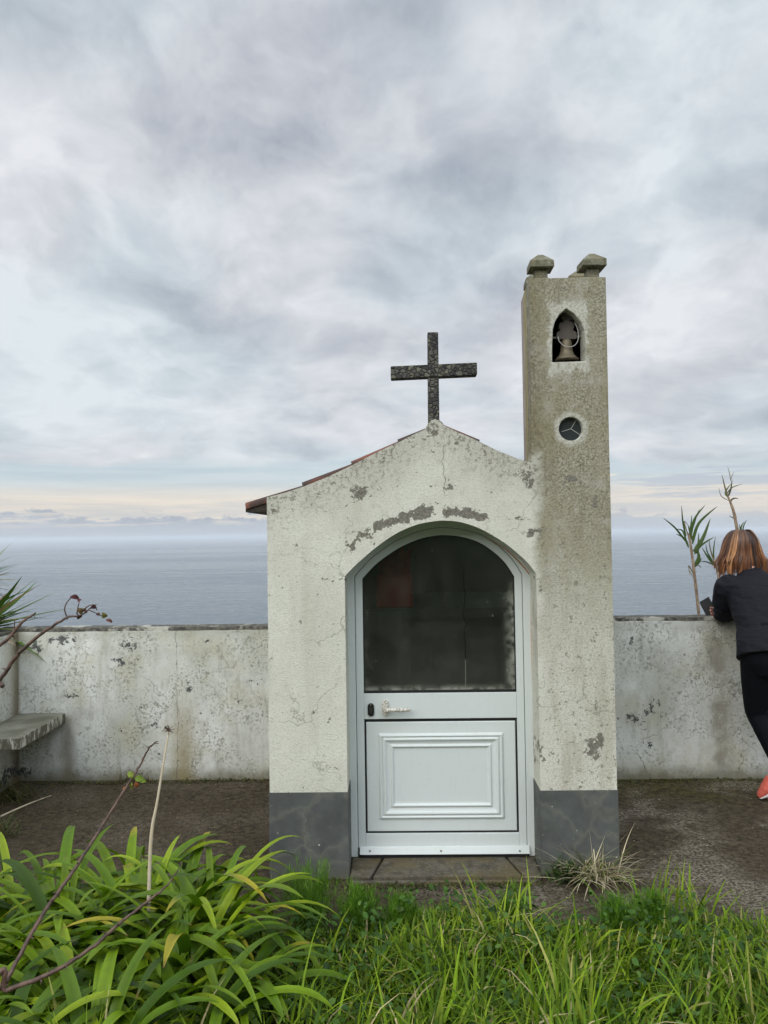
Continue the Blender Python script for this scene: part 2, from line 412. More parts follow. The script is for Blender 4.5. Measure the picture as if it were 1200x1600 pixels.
def tower_side(g):
    p = g.coord(); x, y, z = g.sep(p)
    n = g.noise(g.vmath('MULTIPLY', p, (1, 1, .25)), 22, 5, .65); f = g.noise(p, 70, 3, .7)
    c = g.mix(g.ss(n, .35, .65), (.20, .165, .05), (.34, .30, .13))
    c = g.mix(g.ss(y+(n-.5)*.05, .19, .24), c, g.mix(g.ss(n, .4, .6), (.25, .20, .17), (.36, .31, .27)))
    c = g.mix(g.ss(f, .5, .65, 0, .6), c, (.42, .38, .24))
    return {'Base Color': c, 'Roughness': .95, 'Normal': g.bump(f, .7, .004)}
M_TSIDE = mat('tower_side_plaster', tower_side)
def plinthm(g):
    p = g.coord(); n = g.noise(p, 6, 5, .6); f = g.noise(p, 60, 3, .6)
    wx = g.vmath('ADD', p, g.vmath('SCALE', g.noise(p, 5, 3, .6, 0, True), scale=.25))
    ce = g.vor(wx, 4.2, 'DISTANCE_TO_EDGE')
    vein = g.ss(ce, .013, .002)*g.ss(g.noise(p, 4, 2), .45, .62)
    c = g.mix(g.ss(n, .3, .7), (.058, .062, .060), (.092, .098, .094))
    c = g.mix(g.ss(g.noise(p, 9, 5, .7), .5, .75, 0, .5), c, (.15, .155, .115))
    c = g.mix(g.ss(ce, .10, .0, 0, .3), c, (.17, .17, .13))
    c = g.mix(vein*.32, c, (.20, .20, .165))
    c = g.mix(g.ss(g.coordz(p) + (n-.5)*.2, .14, -.02, 0, .6), c, (.12, .115, .08))
    c = g.mix(g.ss(g.noise(p, 48, 2, .5), .73, .76), c, (.45, .45, .40))
    return {'Base Color': c, 'Roughness': .85, 'Normal': g.bump(f*.5+vein, .3, .002)}
M_PLINTH = mat('grey_plinth_paint', plinthm)
def stonem(ca, cb, sc=30, moss=None):
    def fn(g):
        p = g.coord(); n = g.noise(p, sc, 6, .7); b = g.noise(p, 5, 4, .6)
        c = g.mix(g.ss(n, .35, .65), ca, cb)
        if moss: c = g.mix(g.ss(b, .45, .62, 0, .8), c, moss)
        c = g.mix(g.ss(g.noise(p, 90, 2, .6), .60, .68, 0, .6), c, tuple(q*1.7 for q in cb))
        return {'Base Color': c, 'Roughness': .92, 'Normal': g.bump(n+g.noise(p, 90, 3, .6)*.5, .7, .004)}
    return fn
M_STONE = mat('weathered_stone', stonem((.10, .095, .06), (.21, .20, .145), 40, (.15, .13, .065)))
M_STEP = mat('step_stone', stonem((.050, .042, .028), (.11, .095, .07), 22, (.095, .075, .032)))
def crossm(g):
    p = g.coord(); w = g.vmath('ADD', p, g.vmath('SCALE', g.noise(p, 30, 2, .5, 0, True), scale=.008))
    e = g.vor(w, 48, 'DISTANCE_TO_EDGE'); cc = g.vor(w, 48, out='Color'); r, gg, b = g.sep(cc)
    c = g.mix(r, (.028, .026, .026), (.125, .118, .10))
    c = g.mix(g.ss(gg, .8, .9, 0, .6), c, (.17, .16, .11))
    c = g.mix(g.ss(e, .07, .02), c, (.018, .017, .014))
    c = g.mix(g.ss(g.noise(p, 40, 4), .58, .7, 0, .5), c, (.20, .19, .13))
    return {'Base Color': c, 'Roughness': .85, 'Normal': g.bump(g.ss(e, 0, .16), .9, .006)}
M_CROSS = mat('pebble_cladding', crossm)
def tilem(g):
    p = g.coord(); n = g.noise(p, 14, 5, .65); f = g.noise(p, 60, 3, .6)
    c = g.mix(g.ss(n, .35, .65), (.13, .045, .03), (.27, .095, .055))
    c = g.mix(g.ss(g.noise(p, 7, 5, .6), .40, .54, 0, .92), c, (.038, .027, .022))
    return {'Base Color': c, 'Roughness': .9, 'Normal': g.bump(f, .5, .003)}
M_TILE = mat('clay_tile', tilem)
def doorm(g):
    p = g.coord(); n = g.noise(p, 3, 4, .5); f = g.noise(p, 26, 5, .7)
    x, y, z = g.sep(p)
    c = g.mix(n, (.60, .645, .63), (.66, .70, .685))
    c = g.mix(g.ss(f, .55, .8, 0, .22), c, (.42, .44, .38))
    c = g.mix(g.ss(g.noise(g.vmath('MULTIPLY', p, (1, 1, .12)), 60, 3, .6), .55, .75, 0, .10), c, (.35, .36, .32))
    return {'Base Color': c, 'Roughness': g.ss(f, .3, .7, .30, .45, 'LINEAR'), 'Specular IOR Level': .45, 'Normal': g.bump(g.noise(p, 5, 2), .05, .01)}
M_DOOR = mat('white_lacquered_aluminium', doorm)
M_HANDLE = mat('flaking_white_handle', lambda g: {'Base Color': g.mix(g.ss(g.noise(g.coord(), 90, 4, .7), .47, .52), (.66, .63, .56), (.36, .34, .29)), 'Roughness': .5, 'Normal': g.bump(g.noise(g.coord(), 90, 4, .7), .6, .002)})
M_BLACK = mat('black_rubber', lambda g: {'Base Color': (.008, .008, .009), 'Roughness': .6})
M_BLACKM = mat('black_lock_metal', lambda g: {'Base Color': (.02, .02, .02), 'Roughness': .35, 'Metallic': .3})
M_SCREW = mat('screw_metal', lambda g: {'Base Color': (.30, .28, .25), 'Roughness': .45, 'Metallic': .8})
M_FOAM = mat('orange_sealant', lambda g: {'Base Color': g.mix(g.noise(g.coord(), 50, 4), (.40, .17, .06), (.60, .34, .18)), 'Roughness': .8})
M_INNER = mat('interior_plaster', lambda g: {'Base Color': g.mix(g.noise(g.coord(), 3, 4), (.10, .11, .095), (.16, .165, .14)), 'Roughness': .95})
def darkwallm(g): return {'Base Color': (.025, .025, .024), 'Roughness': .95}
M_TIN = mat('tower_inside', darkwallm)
GB = {}
def glassm(g):
    p = g.coord(); x, y, z = g.sep(p)
    fr = g.n.new('ShaderNodeFresnel'); fr.inputs[0].default_value = 1.5
    tr = g.n.new('ShaderNodeBsdfTransparent'); tr.inputs[0].default_value = (.58, .62, .58, 1)
    gl = g.n.new('ShaderNodeBsdfGlossy'); gl.inputs['Roughness'].default_value = .06
    g.put(gl.inputs['Normal'], g.bump(g.noise(p, 2.5, 1), .03, .01))
    m1 = g.n.new('ShaderNodeMixShader'); g.put(m1.inputs[0], S(g, fr.outputs[0])*1.15)
    g.l.new(tr.outputs[0], m1.inputs[1]); g.l.new(gl.outputs[0], m1.inputs[2])
    df = g.n.new('ShaderNodeBsdfDiffuse'); g.put(df.inputs[0], g.mix(g.noise(p, 30, 4), (.35, .37, .31), (.52, .52, .44)))
    x0, x1, z0 = GB['x0'], GB['x1'], GB['z0']
    n = g.noise(p, 16, 7, .72); n3 = g.noise(p, 5, 3, .6)
    er = g.ss(x1-x, .085, .0)*g.ss(z, z0+.62, z0+.40); elf = g.ss(x-x0, .07, .0)*g.ss(z, z0+.58, z0+.3)*.45
    eb = g.ss(z-z0, .05, .0)*1.0
    edge = g.m('MAXIMUM', g.m('MAXIMUM', er, elf), eb)
    rs = g.vor(g.vmath('ADD', p, g.vmath('SCALE', g.noise(p, 20, 3, .6, 0, True), scale=.03)), 28, out='Distance')
    dirt = edge*edge*g.ss(n*.7+rs*.35, .30, .70)*.60
    streak = g.ss(g.noise(g.vmath('MULTIPLY', p, (1, 1, .2)), 9, 4, .6), .4, .8)*.03
    film = .012 + g.ss(n3, .4, .7)*.03 + g.ss(z, z0+.35, z0)*.035 + streak
    sp = g.ss(g.noise(p, 60, 2, .5), .72, .76)*.25
    # the long crack down the pane
    cx = L2(726, 960, .19)[0]
    wob = (g.noise(g.comb(0.0, 3.0, z), 12, 6, .7)-.5)*.06*g.ss(z, z0+.15, z0+.3)
    ck = g.ss(g.m('ABSOLUTE', x-cx-wob), .0028, .001)*g.ss(z, L2(726, 885, .19)[1], L2(726, 900, .19)[1], 1, 0)
    ck = g.ss(g.m('ABSOLUTE', x-cx-wob), .0024, .0008)*.8*g.ss(z, L2(726, 880, .19)[1], L2(726, 905, .19)[1])
    lo = g.ss(z, L2(726, 1028, .19)[1], L2(726, 1034, .19)[1])
    m2 = g.n.new('ShaderNodeMixShader'); g.put(m2.inputs[0], g.m('MINIMUM', dirt+film+sp, .9))
    g.l.new(m1.outputs[0], m2.inputs[1]); g.l.new(df.outputs[0], m2.inputs[2])
    ckd = g.n.new('ShaderNodeBsdfDiffuse'); g.put(ckd.inputs[0], g.mix(lo, (.003, .003, .003), (.18, .17, .14)))
    m3 = g.n.new('ShaderNodeMixShader'); g.put(m3.inputs[0], ck)
    g.l.new(m2.outputs[0], m3.inputs[1]); g.l.new(ckd.outputs[0], m3.inputs[2])
    return {'shader': m3.outputs[0]}
def wallm(g, left=True):
    p = g.coord(); x, y, z = g.sep(p)
    big = g.noise(g.vmath('MULTIPLY', p, (1, 1, .6)), 2.6, 5, .6); mid = g.noise(p, 8, 6, .65); fine = g.noise(p, 62, 3, .7)
    streak = g.noise(g.vmath('MULTIPLY', p, (1, 1, .12)), 7, 5, .6)
    base = g.mix(g.ss(big, .30, .62), (.50, .51, .455), (.70, .71, .67))
    base = g.mix(g.ss(g.noise(g.vmath('ADD', p, (3, 1, 2)), 3.3, 4), .48, .68, 0, .45), base, (.47, .44, .30))
    base = g.mix(g.ss(streak, .52, .72, 0, .5), base, (.36, .34, .25))
    base = g.mix(g.ss(mid, .52, .72, 0, .4), base, (.36, .36, .32))
    sp = g.ss(fine, .50, .62); clus = g.ss(g.noise(g.vmath('ADD', p, (8, 2, 5)), 4.5, 5, .65), .42, .62)
    base = g.mix(sp*clus*.75, base, (.17, .165, .12))
    base = g.mix(g.ss(g.noise(g.vmath('MULTIPLY', p, (1, 1, .3)), 16, 6, .7), .52, .66, 0, .35), base, (.27, .26, .20))
    base = g.mix(g.ss(fine, .5, .7, 0, .25), base, (.34, .33, .27))
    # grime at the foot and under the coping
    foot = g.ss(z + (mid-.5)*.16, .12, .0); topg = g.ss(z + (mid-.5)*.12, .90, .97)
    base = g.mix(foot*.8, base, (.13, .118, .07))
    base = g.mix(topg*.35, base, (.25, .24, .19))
    pn = g.noise(p, 15, 7, .7)
    infl = 0.0
    if left:
        sp_ = ((100, 1000, 38, 9, .42), (60, 1012, 15, 9, .36), (200, 1008, 20, 14, .30), (190, 1035, 12, 14, .30), (110, 1088, 13, 7, .52), (215, 1135, 16, 8, .2), (245, 1132, 6, 8, .34),
               (298, 1075, 9, 9, .34), (95, 1060, 14, 8, .2), (270, 1008, 12, 5, .3), (318, 1003, 14, 4, .3), (45, 1208, 20, 8, .3), (125, 1208, 10, 6, .3), (20, 1200, 20, 20, .35), (405, 1063, 12, 4, .3))
        for a in sp_:
            q = at(a[0], a[1], 5.1); infl = spot(g, x, z, (q.x, q.z), a[2]*.0043*1.5, a[3]*.0043*1.5)*a[4] + infl
    else:
        for a in ((1010, 1112, 26, 18, .26), (985, 1125, 24, 10, .24), (1015, 1165, 12, 10, .3), (1060, 1165, 5, 5, .25), (990, 1005, 16, 8, .2), (1040, 1100, 12, 10, .2)):
            q = at(a[0], a[1], 4.95); infl = spot(g, x, z, (q.x, q.z), a[2]*.0041*1.5, a[3]*.0041*1.5)*a[4] + infl
    peel = g.ss((pn-.5)*1.2 + (g.noise(p, 38, 5, .7)-.5)*1.4 + infl, .30, .33)
    cx = at(278, 1100, 5.1).x
    cw = x - cx - (g.noise(g.comb(0.0, 1.0, z), 7, 5, .65)-.5)*.12
    crk = g.ss(g.m('ABSOLUTE', cw), .0035, .001)*g.ss(g.noise(g.comb(0.0, 4.0, z), 8, 3), .36, .56)*.8 if left else 0.0
    if left:
        stn = g.ss(g.m('ABSOLUTE', cw-.04), .13, .0)*g.ss(z+(mid-.5)*.3, .85, .1)
        base = g.mix(stn*.7, base, (.28, .23, .11))
        sx = at(98, 1150, 5.1).x
        stb = g.ss(g.m('ABSOLUTE', x-sx-.03+(mid-.5)*.08), .09, .0)*g.ss(z, .46, .40)
        base = g.mix(stb*.7, base, (.17, .145, .09))
    else:
        sx = at(1130, 1100, 4.95).x
        stn = g.ss(g.m('ABSOLUTE', x-sx+(mid-.5)*.22), .13, .0)*g.ss(mid, .35, .6)
        base = g.mix(stn*.75, base, (.27, .25, .20))
    if left:
        kx = at(28, 1214, 5.12).x
        base = g.mix(g.ss(g.m('ABSOLUTE', x-kx)+(mid-.5)*.02, .022, .0)*g.ss(y, 4.95, 5.10)*.8, base, (.20, .16, .09))  # inner corner shade put into the colour so the crease reads
    wx = g.vmath('ADD', p, g.vmath('SCALE', g.noise(p, 5, 4, .6, 0, True), scale=.25))
    ce = g.vor(wx, 1.7, 'DISTANCE_TO_EDGE')
    crk = g.m('MAXIMUM', g.ss(ce, .008, .002)*g.ss(g.noise(p, 2.2, 2), .48, .6)*.6, crk)
    col = g.mix(peel, base, g.mix(g.ss(fine, .4, .6), (.075, .08, .078), (.15, .15, .14)))
    col = g.mix(crk*.8, col, (.12, .105, .075))
    h = fine + mid*.8 - peel*1.5 - crk
    return {'Base Color': col, 'Roughness': .95, 'Specular IOR Level': .2, 'Normal': g.bump(h, .55, .005)}
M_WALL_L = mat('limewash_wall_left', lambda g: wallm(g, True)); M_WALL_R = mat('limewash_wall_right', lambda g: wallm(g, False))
def copem(g):
    p = g.coord(); n = g.noise(p, 30, 6, .7); b = g.noise(p, 6, 4)
    c = g.mix(g.ss(n, .4, .62), (.045, .042, .036), (.15, .14, .11))
    c = g.mix(g.ss(b+n*.4, .72, .85), c, (.40, .39, .33))
    return {'Base Color': c, 'Roughness': .95, 'Normal': g.bump(n, .7, .006)}
M_COPE = mat('lichen_coping', copem)
def benchm(g):
    p = g.coord(); x, y, z = g.sep(p); n = g.noise(p, 12, 6, .7); b = g.noise(p, 4, 4); f = g.noise(p, 70, 3)
    top = g.mix(g.ss(b, .35, .65), (.115, .11, .075), (.23, .225, .18))
    side = g.mix(g.ss(g.noise(g.vmath('MULTIPLY', p, (1, 1, .25)), 22, 5, .7), .45, .56), (.50, .49, .42), (.12, .11, .075))
    nn = g.n.new('ShaderNodeNewGeometry'); a, bb, c = g.sep(S(g, nn.outputs['Normal']))
    col = g.mix(g.ss(c, .5, .8), side, top)
    col = g.mix(g.ss(n, .6, .7, 0, .5), col, (.30, .29, .24))
    return {'Base Color': col, 'Roughness': .93, 'Normal': g.bump(f+n, .5, .004)}
M_BENCH = mat('mossy_bench_concrete', benchm)
def groundm(g):
    p = g.coord(); x, y, z = g.sep(p)
    a = g.noise(p, 3, 6, .65); b = g.noise(p, 28, 6, .75); f = g.noise(p, 120, 3, .75)
    c = g.mix(g.ss(b, .36, .64), (.022, .018, .012), (.105, .088, .064))
    c = g.mix(g.ss(a, .35, .62, 0, .5), c, (.062, .051, .034))
    # moss by the walls
    ms = g.ss(y+(a-.5)*.9, 4.35, 4.85)*g.ss(x+(a-.5)*.6, .9, 1.3)
    c = g.mix(1.0, c, (1.06, .98, .86), 'MULTIPLY')
    c = g.mix(ms*.6, c, g.mix(g.ss(b, .4, .6), (.035, .032, .008), (.11, .095, .022)))
    c = g.mix(g.ss(y+(a-.5)*.6, 3.5, 3.2)*.45*g.ss(a, .4, .6), c, (.055, .058, .02))
    wear = g.ss(g.noise(g.vmath('ADD', p, (2, 5, 1)), 2.2, 5, .6), .46, .62)*g.ss(x, -.5, 1.3, .35, 1)
    c = g.mix(g.ss(f, .42, .62, 0, .55), c, (.020, .016, .010))
    c = g.mix(wear*g.ss(g.noise(p, 70, 4, .75), .44, .58)*.8, c, (.25, .22, .175))
    c = g.mix(g.ss(g.vor(p, 60), .16, .05)*g.ss(g.noise(p, 9, 3), .45, .6)*.8, c, (.33, .30, .25))
    c = g.mix(g.ss(g.vor(g.vmath('ADD', p, (5, 5, 5)), 22), .05, .02), c, (.5, .48, .42))
    return {'Base Color': c, 'Roughness': .96, 'Specular IOR Level': .2, 'Normal': g.bump(b*1.0+f*.6, .9, .010)}
M_GROUND = mat('mossy_concrete_ground', groundm)
M_SOIL = mat('turf_soil', lambda g: {'Base Color': g.mix(g.noise(g.coord(), 20, 5, .7), (.016, .018, .008), (.045, .045, .02)), 'Roughness': .97})
def leafm(f=.3, rough=.45, vein=True, spec=.4):
    def fn(g):
        t = g.attr('tint'); p = g.coord(); n = g.noise(p, 35, 3, .6)
        c = g.mix(g.ss(n, .3, .7, 0, .35), t, g.mix(.5, t, (.02, .03, .005)))
        return {'Base Color': c, 'Roughness': rough, 'Specular IOR Level': spec, 'mixin': translucent(g, g.mix(1.0, c, (1.0, 1.25, .5), 'MULTIPLY'), f)}
    return fn
M_LEAF = mat('strap_leaf', leafm(.26, .42, spec=.28)); M_GRASS = mat('grass_blade', leafm(.22, .6, spec=.2)); M_DRY = mat('dry_leaf', leafm(.2, .85, spec=.1))
M_STEM = mat('stem_bark', lambda g: {'Base Color': g.mix(g.ss(g.noise(g.coord(), 40, 4), .35, .65), (.050, .028, .020), (.13, .075, .052)), 'Roughness': .6, 'Normal': g.bump(g.noise(g.coord(), 150, 3), .4, .002)})
M_REEDST = mat('reed_stem', lambda g: {'Base Color': g.mix(g.ss(g.noise(g.coord(), 30, 4), .35, .65), (.20, .13, .085), (.36, .27, .18)), 'Roughness': .7})
M_STALK = mat('dry_stalk', lambda g: {'Base Color': g.mix(g.noise(g.coord(), 40, 4), (.42, .33, .22), (.66, .58, .44)), 'Roughness': .7})

# ------------------------------------------------------------------ ground, terrain, sea
def grid_obj(name, xs, ys, zf, m):
    V = np.array([(x, y, zf(x, y)) for y in ys for x in xs]); nx = len(xs); F = []
    for j in range(len(ys)-1):
        for i in range(nx-1): F.append((j*nx+i, j*nx+i+1, (j+1)*nx+i+1, (j+1)*nx+i))
    return raw_mesh(name, V, np.array(F), None, m)
from mathutils import noise as mn
def sm(t): t = max(0, min(1, t)); return t*t*(3-2*t)
def turf_edge(x): return 3.17 + .09*math.sin(x*2.3+1) + .05*math.sin(x*7) + (.10*sm((x-1.2)/.6))
def tz(x, y):
    n = mn.noise(Vector((x*1.7, y*1.7, 0)))
    z = .035*sm((turf_edge(x)-y)/.35) + .03*n*sm((turf_edge(x)-y)/.6)
    return z
terrain_xs = sorted(set(list(np.linspace(-6, 6, 61)) + [-3000, -900, -300, -120, -60, -30, -15, -9, 9, 15, 30, 60, 120, 300, 900, 3000]))
def hill(x, y):
    if y > 7: return -min(92, (y-7)*2.2 + 3*mn.noise(Vector((x*.1, y*.1, 5))))
    if y < -5: return min(26, (-5-y)*.42) + 1.2*mn.noise(Vector((x*.12, y*.12, 3)))
    return -.03
land = grid_obj('land', terrain_xs, [-400, -200, -100, -60, -40, -25, -15, -10, -7, -5, 7, 9, 15, 25, 40, 50], hill,
        mat('land_scrub', lambda g: {'Base Color': g.mix(g.ss(g.noise(g.coord(), .8, 8, .7), .35, .65), (.018, .028, .010), (.06, .075, .025)), 'Roughness': .95}))
tag(land, kind='structure')
terrace = grid_obj('terrace_ground', list(np.linspace(-5.9, 5.9, 119)), list(np.linspace(3.0, 6.9, 60)), lambda x, y: .004+.006*mn.noise(Vector((x*1.3, y*1.3, 2))), M_GROUND)
tag(terrace, kind='structure')
turf = grid_obj('turf_soil', list(np.linspace(-5.9, 5.9, 119)), list(np.linspace(-4.9, 3.3, 83)), lambda x, y: tz(x, y)+.004-.03*sm((y-turf_edge(x))/.05), M_SOIL)
tag(turf, kind='structure')

SEAZ = -92
def seam(g):
    p = g.coord(); x, y, z = g.sep(p)
    q = g.vmath('MULTIPLY', p, (.45, 1.0, 1.0))
    w1 = g.noise(q, .030, 7, .62); w2 = g.noise(g.vmath('MULTIPLY', p, (.3, 1, 1)), .010, 5, .6); w3 = g.noise(q, .22, 5, .65)
    patch = g.noise(g.vmath('MULTIPLY', p, (.25, 1, 1)), .0022, 4, .55)
    c = g.mix(g.ss(patch, .35, .65), (.115, .145, .172), (.16, .19, .215))
    c = g.mix(g.ss(w1*.6+w3*.4, .50, .60, 0, .55), c, (.24, .27, .29))
    c = g.mix(g.ss(w1*.6+w3*.4, .48, .40, 0, .4), c, (.065, .09, .11))
    h = w1*14.0 + w2*22.0 + w3*4.5 + g.noise(q, .7, 3, .6)*1.2
    return {'Base Color': c, 'Roughness': g.ss(patch*.5+w1*.5, .42, .58, .14, .42), 'IOR': 1.33, 'Specular IOR Level': .5, 'Normal': g.bump(h, 1.0, 1.1)}
bm = bmesh.new(); ext = 45000
v = [bm.verts.new(p) for p in ((-ext, 20, SEAZ), (ext, 20, SEAZ), (ext, ext, SEAZ), (-ext, ext, SEAZ))]; bm.faces.new(v)
sea = from_bm('sea', bm, mat('sea_water', seam)); tag(sea, kind='structure')

# ------------------------------------------------------------------ boundary walls
def wall_frame(p0, p1):
    d = (p1-p0); d.z = 0; L = d.length; d.normalize(); return L, math.atan2(d.y, d.x)
YL = 5.12
pa = at(28, 1214, YL); pa.z = 0
pL = Vector((pa.x, YL+.02, 0)); pLe = Vector((.10, YL+.02-(.10-pa.x)*.03, 0))
YR = 4.96
pR = Vector((.10+.004, pLe.y-.0, 0)); pRe = Vector((5.2, 4.80, 0))
zL = at(200, 985, YL).z; zR = at(1040, 970, YR).z
def wall_piece(name, x0, x1, yf, th, z, m, parent, zb=-.05, yslope=0.0, seg=.08):
    bm = bmesh.new(); n = max(2, int((x1-x0)/seg)); rows = [zb]+list(np.linspace(.02, z, 8))
    f = {}
    for i in range(n+1):
        x = x0+(x1-x0)*i/n
        for j, zz in enumerate(rows):
            w = .006*mn.noise(Vector((x*2.1, zz*2.1, yf)))
            zz2 = zz
            f[i, j, 0] = bm.verts.new((x, yf+yslope*(x-x0)+w, zz2)); f[i, j, 1] = bm.verts.new((x, yf+yslope*(x-x0)+th, zz2))
    J = len(rows)-1
    for i in range(n):
        for j in range(J):
            bm.faces.new((f[i,j,0], f[i+1,j,0], f[i+1,j+1,0], f[i,j+1,0])); bm.faces.new((f[i,j,1], f[i,j+1,1], f[i+1,j+1,1], f[i+1,j,1]))
        bm.faces.new((f[i,J,0], f[i+1,J,0], f[i+1,J,1], f[i,J,1])); bm.faces.new((f[i,0,1], f[i+1,0,1], f[i+1,0,0], f[i,0,0]))
    for i in (0, n):
        for j in range(J):
            a = (f[i,j,0], f[i,j+1,0], f[i,j+1,1], f[i,j,1]); bm.faces.new(a if i == 0 else a[::-1])
    return from_bm(name, bm, m, parent, smooth=True, bevel=.006)
def coping(name, x0, x1, yf, th, z, parent, yslope=0.0):
    bm = bmesh.new(); n = max(2, int((x1-x0)/.03)); T = []
    for i in range(n+1):
        x = x0+(x1-x0)*i/n; w = .005*mn.noise(Vector((x*9, 3, 1))); h = .020+.004*mn.noise(Vector((x*11, 1, 1))); y0 = yf+yslope*(x-x0)+.004+w
        T.append([bm.verts.new(q) for q in ((x, y0-.004, z-.0+.003*mn.noise(Vector((x*17,5,1)))), (x, y0+.002, z+h), (x, y0+th-.012, z+h+.002), (x, y0+th-.01, z-.008))])
    for a, b in zip(T[:-1], T[1:]):
        for k in range(4): bm.faces.new((a[k], b[k], b[(k+1) % 4], a[(k+1) % 4]))
    bm.faces.new(T[0][::-1]); bm.faces.new(T[-1]); return from_bm(name, bm, M_COPE, parent, smooth=False)
WL = empty('boundary_wall', (0, 0, 0)); tag(WL, 'weathered white boundary wall with flaking paint running from the bench corner to the chapel', 'wall', 'white boundary walls')
wp = wall_piece('wall_body', pL.x-.15, .10, YL, .15, zL, M_WALL_L, WL, yslope=-.03)
cp = coping('coping', pL.x-.15, .10, YL, .15, zL, WL, -.03)
bm = bmesh.new(); nseg = 24
# return wall along the left side
def ret_wall():
    bm = bmesh.new(); xi = pL.x; f = {}
    ys = list(np.linspace(3.2, YL-.001, 24)); zs = [-.05, .02, .3, .6, zL-.002]
    for i, yy in enumerate(ys):
        for j, zz in enumerate(zs):
            w = .005*mn.noise(Vector((yy*2.2, zz*2, 1)))
            f[i,j,0] = bm.verts.new((xi+w, yy, zz)); f[i,j,1] = bm.verts.new((xi-.15, yy, zz))
    n = len(ys)-1; J = len(zs)-1
    for i in range(n):
        for j in range(J):
            bm.faces.new((f[i,j,0], f[i,j+1,0], f[i+1,j+1,0], f[i+1,j,0])); bm.faces.new((f[i,j,1], f[i+1,j,1], f[i+1,j+1,1], f[i,j+1,1]))
        bm.faces.new((f[i,J,0], f[i,J,1], f[i+1,J,1], f[i+1,J,0]))
    for i in (0, n):
        for j in range(J): bm.faces.new((f[i,j,0], f[i,j+1,0], f[i,j+1,1], f[i,j,1]))
    return bm
from_bm('return_wall', ret_wall(), M_WALL_L, WL, smooth=True, bevel=.006)
bm = bmesh.new(); box(bm, pL.x-.146, pL.x-.004, 3.2, YL-.006, zL-.004, zL+.014); from_bm('coping', bm, M_COPE, WL)
WR = empty('boundary_wall', (0, 0, 0)); tag(WR, 'weathered white boundary wall right of the chapel that the person leans on', 'wall', 'white boundary walls')
wr0 = YR + .03*1.7
wall_piece('wall_body', .105, 5.0, wr0, .15, zR, M_WALL_R, WR, yslope=-.03)
coping('coping', .105, 5.0, wr0, .15, zR, WR, -.03)
# bench
q = at(103, 1113, YL); bx1 = q.x; bz = q.z; by0 = at(30, 1150, 4.47).y
bm = bmesh.new(); box(bm, pL.x+.005, bx1, by0, YL-.006, bz-.065, bz)
bmesh.ops.subdivide_edges(bm, edges=bm.edges, cuts=6, use_grid_fill=True)
for vv in bm.verts:
    nn = mn.noise_vector(vv.co*9)*.004; vv.co += nn
bench = from_bm('bench', bm, M_BENCH, None, smooth=True, bevel=.004)
tag(bench, 'mossy concrete slab bench set into the corner of the white wall', 'bench')

# ------------------------------------------------------------------ chapel
CH = empty('chapel', C0, -CA); tag(CH, 'small whitewashed wayside chapel with flaking plaster, tiled roof and narrow bell tower', 'chapel')
VD = .18                                         # depth of the door reveal
zp = L2(480, 1238)[1]                            # top of the grey plinth
xL = L2(419, 1000)[0]; xR = L2(959, 1000)[0]; xT = L2(831, 722)[0]
# opening of the door (seen on the front face)
za = lambda X, Yy: L2(520+X/3.53, 800+Yy/3.53)
arch_px = [(66, 358), (110, 308), (160, 262), (220, 210), (300, 150), (380, 103), (470, 68), (560, 51), (620, 47), (700, 55), (790, 82), (870, 122), (950, 172), (1020, 228), (1080, 285), (1122, 338)]
arch = [za(*a) for a in arch_px]
zs_ = .5*(arch[0][1]+arch[-1][1]); arch[0] = (arch[0][0], zs_); arch[-1] = (arch[-1][0], zs_)
arch3 = catmull([(a[0], 0, a[1]) for a in arch], 4); arch = [(a.x, a.z) for a in arch3]
xo0, xo1 = arch[0][0], arch[-1][0]
gab_px = [(418, 777), (445, 770), (475, 760), (512, 745), (550, 727), (590, 706), (625, 690), (650, 677), (664, 671), (668, 663), (674, 657), (680, 655), (687, 657), (693, 665), (700, 668), (722, 678), (745, 688), (775, 703), (800, 714), (831, 723)]
gab = [L2(*a) for a in gab_px]; gab[0] = (xL, gab[0][1]); gab[-1] = (xT, gab[-1][1])
zT0 = gab[-1][1]
out = [(xL, -.03), (xL, gab[0][1])] + gab[1:] + [(xR, zT0), (xR, -.03), (xo1, -.03)] + arch[::-1] + [(xo0, -.03)]
bm = bmesh.new(); plate(bm, [out], 0, VD+.06)
def wbevel(o, zseam, width, xmin):
    me = o.data; at_ = me.attributes.new('bevel_weight_edge', 'FLOAT', 'EDGE'); vs = me.vertices
    import collections
    ef = collections.defaultdict(list)
    for p_ in me.polygons:
        for k_ in p_.edge_keys: ef[k_].append(p_.normal.copy())
    for e in me.edges:
        a, b = vs[e.vertices[0]].co, vs[e.vertices[1]].co; fs = ef[e.key]
        seam = abs(a.z-zseam) < 1e-4 and abs(b.z-zseam) < 1e-4 and max(a.x, b.x) > xmin+.01
        at_.data[e.index].value = 0.0 if seam or len(fs) != 2 or fs[0].dot(fs[1]) > .8 else 1.0
    b = o.modifiers.new('bevel', 'BEVEL'); b.width = width; b.segments = 2; b.limit_method = 'WEIGHT'
wbevel(from_bm('front_wall', bm, M_PLASTER, CH), zT0, .006, xT)
DEP = YL - CY - .08
for (x0, x1, zt, nm) in ((xL, xL+.12, gab[0][1]-.02, 'side_wall'), (xR-.12, xR, 1.72, 'side_wall')):
    bm = bmesh.new(); box(bm, x0, x1, VD+.062, DEP, -.03, zt); from_bm(nm, bm, M_PLASTER, CH)
bm = bmesh.new(); plate(bm, [[(xL+.122, -.03), (xL+.122, gab[0][1]-.03)] + [(p[0], p[1]-.03) for p in gab[2:8]] + [(APEX[0], APEX[1]-.06)] + [(p[0], p[1]-.03) for p in gab[15:]] + [(xR-.122, 1.70), (xR-.122, -.03)]], DEP-.1, DEP-.002)
from_bm('rear_wall', bm, M_INNER, CH)
